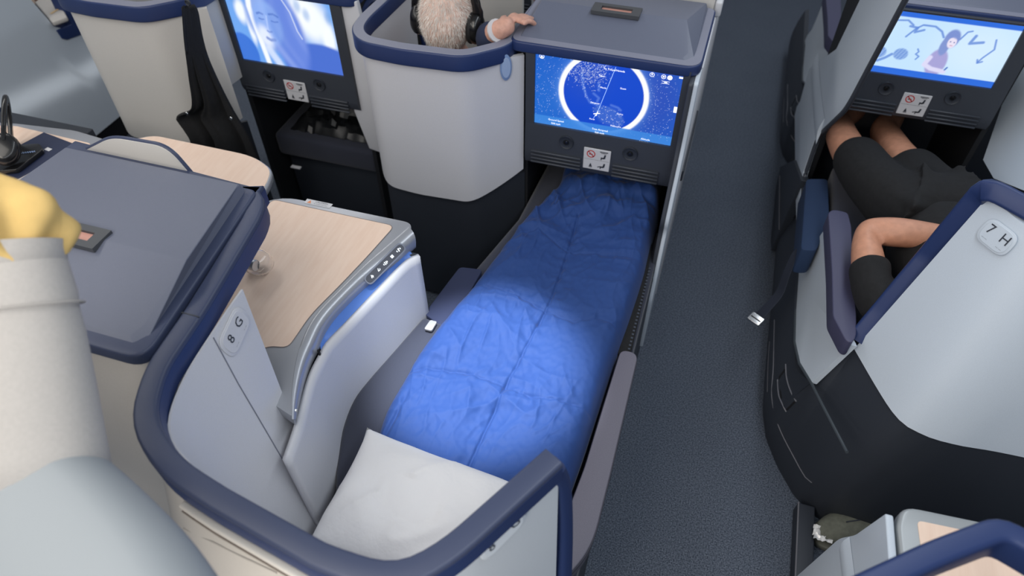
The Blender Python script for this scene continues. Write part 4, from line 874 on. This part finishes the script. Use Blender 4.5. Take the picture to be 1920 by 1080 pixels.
# aisle wing beside the right screen
rw = empty('aisle_wing', (.41, 2.3, 0), 'white wing panel right of the aisle, beside the screen with the scribbled wall', 'panel')
XW = .362
wl = [at(*q, x=XW) for q in ((1700, -20), (1582, 203), (1530, 253), (1503, 332), (1496, 440), (1495, 492), (1491, 330), (1490, 206), (1500, 190), (1517, 128), (1540, 112), (1568, 92), (1612, 0), (1640, -60))]
prism('wing_face', fillet(wl, [.02, .06, .05, .03, .02, .004, 0, 0, 0, 0, .01, .01, 0, 0], 4), (.016, 0, 0), PALE, rw, .003)
tube('wing_edge', [p+V((.008, -.003, 0)) for p in fillet(wl[:6], [.02, .06, .05, .03, .02, 0], 4, closed=False)], .007, BEZEL, rw, 8)
# rounded vertical rib that catches the ceiling light
rib = [at(*q, x=XW-.001) for q in ((1527, 120), (1530, 170), (1534, 215), (1538, 246))]
sweep('light_rib', spline(rib, 4), [(.045, 0), (.034, .002), (.018, .006), (0, .008), (-.018, .006), (-.034, .002), (-.045, 0), (0, -.004)], PALE, rw, upv=V((-1, 0, 0)))
bs = [at(*q, x=.352) for q in ((1488, 300), (1502, 338), (1446, 470), (1444, 440), (1455, 350), (1463, 312))]
prism('base_panel', bs, (.03, 0, 0), DARK, rw, .003); tube('base_line', [at(*q, x=.350) for q in ((1462, 330), (1461, 430))], .002, LINE, rw, 6)
# the suite ahead repeats this one, one row further on
def copy_tree(o, parent=None, skip=()):
    c = o.copy(); COL.objects.link(c); c.parent = parent
    for ch in list(o.children):
        if ch.name.split('.')[0] not in skip: copy_tree(ch, c, skip)
    return c
h6 = copy_tree(h7, None, ('seat_belt', 'number_placard', 'blue_cushion', 'mattress'))
tgt = at(1562, 92, z=.53); src = at(1607, 640, z=.53); h6.location = V(h7.location)+V((-.03, tgt.y-src.y, 0))
h6['label'] = 'white-sided seat with navy rim further up the aisle, at the top right'
# right aisle-side end of the right cabinet, inner wall to the window side
iw = prism('window_side_panel', [at(1925, 60, x=.98), at(1842, 300, x=.86), at(1862, 335, x=.87), at(1925, 360, x=.90), at(2050, 380, x=.98), at(2050, 60, x=1.05)], (.02, 0, 0), PALE, None, .003)
tag(iw, 'pale panel at the right edge below the screen with the scribbled wall', 'panel')

# ------------------------------------------------------------------ lower right: console behind 7H
c8 = empty('side_console', (.6, .7, 0), 'grey-framed wooden console at the lower right corner, white side panel to the aisle', 'console')
o8 = fillet([at(*q, z=.735) for q in ((1690, 1060), (1682, 985), (1692, 946), (1880, 985), (2040, 1020), (2040, 1200), (1700, 1200))], [0, .01, .03, .01, 0, 0, 0], 5)
prism('table_frame', [p-V((0, 0, .035)) for p in o8], (0, 0, .035), mat('grey_frame', (.36, .38, .39), .38, metal=.3), c8, .008, 4)
w8 = fillet([at(*q, z=.7352) for q in ((1728, 1040), (1719, 976), (1880, 1010), (2030, 1040), (2030, 1200), (1745, 1200))], [0, .01, 0, 0, 0, 0], 4)
prism('wood_top', w8, (0, 0, .0015), WOOD, c8, .0004, 1)
p8 = [at(*q, x=.462) for q in ((1660, 962), (1602, 1003), (1572, 1009), (1558, 1022), (1484, 1088), (1430, 1140), (1680, 1140), (1667, 1060))]
prism('side_panel', fillet(p8, [.005, .02, .03, .03, 0, 0, 0, 0], 4), (.014, 0, 0), PALE, c8, .003)
sweep('light_rib', [at(1584, 1024, x=.461), at(1592, 1090, x=.461), at(1600, 1150, x=.461)], [(.03, 0), (.015, .007), (0, .009), (-.015, .007), (-.03, 0), (0, -.003)], PALE, c8, upv=V((-1, 0, 0)))
box('console_base', (.485, .40, 0), (.95, .70, .695), DARK, c8, .004)
rr = [at(1560, 1135, z=.985), at(1740, 1050, z=.985), at(1864, 1003, z=.985), at(1960, 1058, z=.985), at(2040, 1110, z=.985)]
rs = empty('seat_shell', (.5, .55, 0), 'dark navy rim of a seat shell at the bottom right corner', 'seat shell')
sweep('rim_rail', resample(fillet(rr, [0, .03, .02, .03, 0], 4, closed=False), 40), rrect(.034, .060, .008), NAVY, rs)
for q in (rr[0], rr[-1]): box('rim_post', (q.x-.018, q.y-.018, 0), (q.x+.018, q.y+.018, .96), NAVY, rs, .004)
pl = empty('floor_plinth', (.5, .95, 0), 'low dark plinth with a pale edge line on the aisle floor, lower right', 'plinth')
box('plinth_body', (.487, .55, 0), (.535, 1.12, .05), DARK, pl, .004); tube('edge_strip', [V((.489, .55, .051)), V((.489, 1.12, .051))], .0022, LINE, pl, 6)
# grey-green shoe-like pouch on the floor
sh = empty('slipper', at(1580, 985, z=.04), 'rounded grey-green slipper on the floor behind the 7 H seat', 'slipper')
bm = bmesh.new(); bmesh.ops.create_uvsphere(bm, u_segments=28, v_segments=18, radius=1)
s0, s1 = at(1548, 990, z=.07), at(1680, 975, z=.07); sd = (s1-s0); sd.z = 0; sd.normalize(); sn = V((-sd.y, sd.x, 0))
for v in bm.verts:
    c = v.co.copy(); v.co = s0+sd*(.12+c.x*.14)+sn*(c.y*.052*(1-.18*c.x))+V((0, 0, -.02+max(-.045, c.z*.05)))
fin(bm, 'upper', OLIVE, sh, ang=180)
tube('seam', [s0+sd*.05+sn*.0+V((0, 0, .026)), s0+sd*.12+V((0, 0, .0315)), s0+sd*.20+V((0, 0, .026))], .0018, INK, sh, 6)
sole = [s0+sd*(.12+.145*math.cos(a))+sn*(.056*math.sin(a)*(1-.18*math.cos(a)))+V((0, 0, -.068)) for a in [2*math.pi*k/30 for k in range(30)]]
prism('sole', sole, (0, 0, .02), mat('sole_grey', (.16, .165, .14), .8), sh, .004)
cr = at(1540, 1005, z=.05); bm = bmesh.new()
add_grid(bm, [[cr+V((.05*(j/8-.5)+.006*noise.noise(V((i, j, 2))), .04*(i/6-.5), .02*noise.noise(V((i*1.3, j*1.7, 9)))+.012)) for j in range(9)] for i in range(7)])
ct = fin(bm, 'crinkled_film', mat('film_clear', (.75, .75, .75), .15, spec=.9), None, ang=10); tag(ct, 'scrap of crinkled clear film beside the grey-green slipper', 'film')

# ------------------------------------------------------------------ people
def skin_mesh(name, verts, edges, m, parent=None, sub=2, root=0):
    me = bpy.data.meshes.new(name); me.from_pydata([v[0] for v in verts], edges, []); o = link(me, name, m, None)
    md = o.modifiers.new('s', 'SKIN'); md.use_smooth_shade = True; me.skin_vertices.new() if not me.skin_vertices else None
    for i, v in enumerate(verts): me.skin_vertices[0].data[i].radius = (v[1], v[1]) if not isinstance(v[1], tuple) else v[1]; me.skin_vertices[0].data[i].use_root = (i == root)
    s = o.modifiers.new('u', 'SUBSURF'); s.levels = s.render_levels = sub
    dg = bpy.context.evaluated_depsgraph_get(); ev = o.evaluated_get(dg); nm = bpy.data.meshes.new_from_object(ev); bpy.data.objects.remove(o)
    nm.polygons.foreach_set('use_smooth', [True]*len(nm.polygons))
    if not nm.materials: nm.materials.append(m)
    nm.name = name; return nm
def merged(name, meshes, vox, m, parent, smooth_it=4):
    bm = bmesh.new()
    for me in meshes: bm.from_mesh(me)
    me = bpy.data.meshes.new(name); bm.to_mesh(me); bm.free(); o = link(me, name, m, None)
    r = o.modifiers.new('r', 'REMESH'); r.mode = 'VOXEL'; r.voxel_size = vox; r.use_smooth_shade = True
    s = o.modifiers.new('m', 'SMOOTH'); s.factor = .5; s.iterations = smooth_it
    dg = bpy.context.evaluated_depsgraph_get(); nm = bpy.data.meshes.new_from_object(o.evaluated_get(dg)); bpy.data.objects.remove(o)
    nm.polygons.foreach_set('use_smooth', [True]*len(nm.polygons)); nm.materials.clear(); nm.name = name
    return link(nm, name, m, parent)
def chain(n, start=0): return [(start+i, start+i+1) for i in range(n-1)]
def head_mesh(c, rx, ry, rz, fwd, up_):
    """head with jaw, nose, ears, eye hollows; fwd = way the face looks"""
    fwd, up_ = V(fwd).normalized(), V(up_).normalized(); sd = fwd.cross(up_).normalized(); bm = bmesh.new(); bmesh.ops.create_uvsphere(bm, u_segments=40, v_segments=28, radius=1)
    for v in bm.verts:
        x, y, z = v.co; k = 1.0
        if z < 0: k = 1-.20*(-z)**1.4
        xx = x*rx*k; yy = y*ry*(1 if y < 0 else (1-.10*abs(z)))+(.012*(-z) if z < 0 and y > 0 else 0); zz = z*rz
        if y > .6: yy += .022*math.exp(-(x/.13)**2)*math.exp(-((z+.10)/.18)**2)-.007*(math.exp(-((abs(x)-.36)/.14)**2)*math.exp(-((z-.06)/.1)**2))
        if y > .6: yy += .005*math.exp(-(x/.3)**2)*math.exp(-((z+.42)/.07)**2)
        v.co = V(c)+sd*xx+fwd*yy+up_*zz
    for s in (-1, 1):
        r = bmesh.ops.create_uvsphere(bm, u_segments=14, v_segments=10, radius=1)
        for v in r['verts']: p = v.co.copy(); v.co = V(c)+sd*(s*rx*.98+p.x*.012)+fwd*(-.006+p.y*.018)+up_*(-.012+p.z*.032)
    me = bpy.data.meshes.new('h'); bm.to_mesh(me); bm.free(); return me
# grey-haired passenger seen from behind
pm = empty('person', (-.765, 1.85, .4), 'grey-haired person seen from behind, wearing headphones, one hand on the lid', 'person')
hc = at(840, 30, y=1.80); HUP = V((0, .10, 1)).normalized(); HF = V((.05, 1, -.10)).normalized()
hm = head_mesh(hc, .074, .096, .112, HF, HUP)
nb = hc-HUP*.09+V((0, .0, 0))
W3 = at(936, 56, z=1.035); K3 = at(966, 41, z=1.048)
tor = skin_mesh('t', [(V((-.765, 2.05, .42)), .15), (V((-.765, 1.93, .58)), .14), (V((-.765, 1.83, .74)), .135), (nb-HUP*.06, .075), (nb+HUP*.02, .056),
                      (V((-.62, 1.83, .79)), .065), (V((-.595, 1.86, .87)), .047), (V((-.60, 1.80, .985)) if False else at(912, 70, z=.985), .036), (W3, .027), (K3, .030),
                      (V((-.92, 1.84, .78)), .065), (V((-.97, 2.0, .62)), .047), (V((-.93, 2.22, .60)), .034)],
                chain(5)+[(2, 5), (5, 6), (6, 7), (7, 8), (8, 9), (2, 10), (10, 11), (11, 12)], SKINP)
fd = (at(1012, 20, z=1.035)-K3).normalized(); fs_ = fd.cross(V((0, 0, 1))).normalized(); fing = []
for k, (o_, ln, dz) in enumerate(((-.027, .066, -.016), (-.009, .080, -.010), (.009, .076, -.008), (.026, .058, -.014))):
    a = K3+fs_*o_*.8; pts = [(a, .0095), (a+fd*ln*.45+fs_*o_*.25+V((0, 0, .004)), .0088), (a+fd*ln*.78+fs_*o_*.3+V((0, 0, dz*.5)), .0080), (a+fd*ln+fs_*o_*.3+V((0, 0, dz*1.5)), .0072)]
    fing.append(skin_mesh('f', pts, chain(4), SKINP))
a = W3.lerp(K3, .55)+fs_*-.020; fing.append(skin_mesh('f', [(a, .0105), (a+fd*.028-fs_*.020, .0098), (a+fd*.052-fs_*.026+V((0, 0, -.006)), .0085)], chain(3), SKINP))
body = merged('body', [hm, tor]+fing, .0052, SKINP, pm, 3)
# shirt
sv = skin_mesh('shirt', [(V((-.765, 2.05, .42)), .165), (V((-.765, 1.93, .58)), .155), (V((-.765, 1.83, .735)), .148), (nb-HUP*.075, .088), (V((-.62, 1.83, .79)), .078), (V((-.595, 1.86, .87)), .060), (at(912, 70, z=.985), .047), (at(930, 59, z=1.026), .037),
                         (V((-.92, 1.84, .78)), .078), (V((-.97, 2.0, .62)), .058), (V((-.94, 2.16, .60)), .046)], chain(4)+[(2, 4), (4, 5), (5, 6), (6, 7), (2, 8), (8, 9), (9, 10)], SHIRT)
link(sv, 'shirt', None, pm)
tube('white_cuff', [W3.lerp(at(930, 59, z=1.026), .75), W3.lerp(at(930, 59, z=1.026), .45)], .032, STICK, pm, 16)
# short grey hair: cap plus strands from the crown
bm = bmesh.new(); sdv = HF.cross(HUP).normalized()
def scalp(th, ph, k=1.0):
    x, y, z = math.sin(th)*math.cos(ph), math.sin(th)*math.sin(ph), math.cos(th); kk = 1-.20*(-z)**1.4 if z < 0 else 1
    return hc+sdv*(x*.074*kk*k)+HF*(y*.096*k)+HUP*(z*.112*k)
def hairline(ph):   # how far down the hair reaches (angle from the top); face side is +y
    f = math.sin(ph); return 1.25-.05*f if f > .45 else 2.28-.9*max(0, f)*1.1
rows = []
for i in range(31):
    rows.append([scalp(hairline(2*math.pi*j/56)*i/30+1e-3, 2*math.pi*j/56, 1.030+.012*noise.noise(V((i*.5, j*.8, 1)))-.03*(i/30)**6) for j in range(57)])
add_grid(bm, rows); bmesh.ops.remove_doubles(bm, verts=bm.verts, dist=.0003)
hcap = fin(bm, 'hair', mat('hair_cap', (.74, .52, .43), .7, nscale=60, namt=.25), pm, ang=180)
bm = bmesh.new(); crown_th, crown_ph = .30, -1.2
for k in range(7000):
    ph = random.uniform(0, 2*math.pi); th = math.acos(1-random.random()*(1-math.cos(hairline(ph)))); p = scalp(th, ph, 1.03)
    cr = scalp(crown_th, crown_ph, 1.03); n = (p-hc).normalized(); d = (p-cr); d = d-n*d.dot(n); d.normalize()
    d = (d+n*.22+V((random.uniform(-.35, .35), random.uniform(-.35, .35), random.uniform(-.35, .35)))).normalized(); s = d.cross(n).normalized()*.00055; L_ = random.uniform(.010, .018)
    try: bm.faces.new([bm.verts.new(p-s), bm.verts.new(p+s), bm.verts.new(p+d*L_+n*.001)])
    except ValueError: pass
st__ = fin(bm, 'hair_strands', HAIR, hcap, smooth=False); st__['kind'] = 'stuff'
headphones('black over-ear headphones worn by the grey-haired person', hc-HUP*.020-HF*.006, 1, .083, HUP, sdv)
# passenger lying in 7H
pw = empty('person', (.65, 1.7, .46), 'person lying back in black shorts and shirt right of the aisle, forearm across the belly', 'person')
A_ = lambda px, py, z: at(px, py, z=z)
el = A_(1622, 432, .64)
bodyv = [(V((.70, 1.80, .575)), .10), (V((.71, 1.62, .59)), .105), (V((.72, 1.46, .585)), .11), (V((.72, 1.36, .59)), .055),
         (A_(1712, 408, .58), .085), (A_(1620, 330, .57), .068), (A_(1583, 268, .57), .055), (A_(1568, 228, .50), .050), (V((.53, 2.55, .47)), .040), (V((.53, 2.68, .50)), .035),
         (A_(1815, 410, .58), .085), (A_(1720, 340, .58), .068), (A_(1680, 288, .57), .056), (A_(1655, 245, .50), .050), (V((.66, 2.55, .47)), .040), (V((.66, 2.68, .50)), .035),
         (V((.575, 1.43, .60)), .058), (A_(1634, 560, .60), .048), (el, .043), (A_(1690, 436, .665), .044), (A_(1770, 445, .68), .035), (A_(1830, 450, .68), .027), (A_(1870, 452, .675), .030)]
bt7 = skin_mesh('b', bodyv, chain(4)+[(0, 4), (4, 5), (5, 6), (6, 7), (7, 8), (8, 9), (0, 10), (10, 11), (11, 12), (12, 13), (13, 14), (14, 15), (2, 16), (16, 17), (17, 18), (18, 19), (19, 20), (20, 21), (21, 22)], SKIN)
hd7 = head_mesh(V((.72, 1.285, .605)), .070, .092, .105, V((0, .15, 1)), V((0, -1, .15)))
hk = A_(1870, 452, .675); hdir = (A_(1930, 455, .66)-hk).normalized(); hs = hdir.cross(V((0, 0, 1))).normalized(); fg7 = []
for o_, ln in ((-.027, .062), (-.009, .078), (.009, .074), (.026, .056)):
    a = hk+hs*o_*.8; fg7.append(skin_mesh('f', [(a, .0095), (a+hdir*ln*.5, .0088), (a+hdir*ln*.8+V((0, 0, -.008)), .008), (a+hdir*ln+V((0, 0, -.018)), .0072)], chain(4), SKIN))
fg7.append(skin_mesh('f', [(hk-hdir*.02-hs*.02, .0105), (hk+hdir*.01-hs*.042, .0095), (hk+hdir*.035-hs*.048, .0085)], chain(3), SKIN))
merged('body', [bt7, hd7]+fg7, .0065, SKIN, pw, 4)
shorts = [(V((.70, 1.80, .58)), .118), (A_(1712, 406, .588), .108), (A_(1640, 345, .585), .088), (A_(1592, 276, .575), .078), (A_(1815, 408, .588), .108), (A_(1745, 362, .59), .090), (A_(1692, 300, .58), .078)]
so = skin_mesh('shorts', shorts, [(0, 1), (1, 2), (2, 3), (0, 4), (4, 5), (5, 6)], BLACKC); merged('shorts', [so], .008, BLACKC, pw, 8)
shv = [(V((.70, 1.84, .575)), .150), (V((.70, 1.62, .580)), .158), (V((.71, 1.46, .577)), .152), (V((.575, 1.43, .60)), .080), (A_(1634, 570, .605), .062), (A_(1632, 505, .622), .057), (A_(1628, 488, .628), .055)]
shm = skin_mesh('shirt', shv, chain(3)+[(2, 3), (3, 4), (4, 5), (5, 6)], BLACKC); merged('shirt', [shm], .008, BLACKC, pw, 6)
bm = bmesh.new(); bmesh.ops.create_uvsphere(bm, u_segments=24, v_segments=16, radius=1)
for v in bm.verts: v.co = V((.72, 1.275, .60))+V((v.co.x*.076, v.co.y*.112, v.co.z*.094-.008))
bmesh.ops.delete(bm, geom=[v for v in bm.verts if v.co.z > .632 and v.co.y > 1.22], context='VERTS')
fin(bm, 'hair', BLACKC, pw, ang=180)

# ------------------------------------------------------------------ close foreground, left
pk_ = empty('cloth_pouch', at(60, 640, d=.95), 'cream cloth pouch holding a crumpled yellow cloth, left foreground', 'pouch')
rings = [((6, 470), .070), ((10, 500), .076), ((20, 560), .082), ((22, 590), .0825), ((30, 640), .086), ((42, 740), .091), ((54, 840), .095), ((68, 940), .099)]
cen_ = [at(*q, d=.93) for q, r in rings]; axu = (cen_[0]-cen_[-1]).normalized(); sxx = rt-axu*rt.dot(axu); sxx.normalize(); syy = axu.cross(sxx)
bm = bmesh.new(); n_ = 48
def rg(c, r, zo=0): return [c+sxx*(r*math.cos(2*math.pi*k/n_))+syy*(r*.75*math.sin(2*math.pi*k/n_)) for k in range(n_+1)]
rows = [rg(c, r) for c, (q, r) in zip(cen_, rings)]; rows = [rg(cen_[0]-axu*.05, .070), rg(cen_[0]-axu*.004, .074), rg(cen_[0]+axu*.004, .077)]+rows
add_grid(bm, rows); bmesh.ops.remove_doubles(bm, verts=bm.verts, dist=.0002); po_ = fin(bm, 'pouch_body', CREAMC, pk_)
po_.modifiers.new('t', 'SOLIDIFY').thickness = -.003
tube('stitched_seam', [p*1.0+(p-cen_[3]).normalized()*.0006 for p in rg(cen_[3].lerp(cen_[2], .3), .0887)], .0016, mat('seam_cream', (.42, .40, .38), .8), pk_, 6)
bm = bmesh.new(); rows = []
top_c = at(30, 368, d=.93)
for i in range(40):
    t = i/39; row = []
    for k in range(80):
        a = 2*math.pi*k/79; rr_ = (.068+.020*math.sin(math.pi*min(1, t*1.4)))*(1-.75*max(0, (t-.55)/.45)**2.2)
        rr_ *= 1+.16*math.sin(a*4+t*3.4)+.09*math.sin(a*7-t*5)+.10*noise.noise(V((math.cos(a)*1.6, math.sin(a)*1.6, t*2.2)))
        c = (cen_[0]-axu*.02).lerp(top_c+axu*.035-sxx*.05, t); row.append(c+sxx*(rr_*math.cos(a))+syy*(rr_*.75*math.sin(a))+axu*(.012*math.sin(a*3+t*4)))
    rows.append(row)
add_grid(bm, rows); yc = fin(bm, 'yellow_cloth', YELLOW, None, ang=180); tag(yc, 'crumpled mustard-yellow cloth stuffed in the cream pouch', 'cloth')
pe_ = empty('seat_wing', at(100, 950, z=1.1), 'blurred pale grey rounded shell wing at the lower left corner', 'panel')
rim_ = spline([at(*q, z=1.16) for q in ((-160, 560), (0, 690), (110, 775), (210, 855), (320, 965), (405, 1085), (450, 1160))], 8)
rows = []
for k in range(26):
    a = k/25; row = []
    for p in rim_:
        d = V((.62, .38, 0)).normalized()
        if a < .5: t = a*math.pi; off = d*(-.075*(1-math.cos(t)))+V((0, 0, .075*math.sin(t)-.07))
        else: t = (a-.5)*2; off = d*(-.075-.45*t)+V((0, 0, .005-.30*t*t))
        row.append(p+off)
    rows.append(row)
sheet('wing_shell', rows, (-.01, -.006, -.004), mat('wing_grey', (.30, .33, .355), .5), pe_, ang=180)
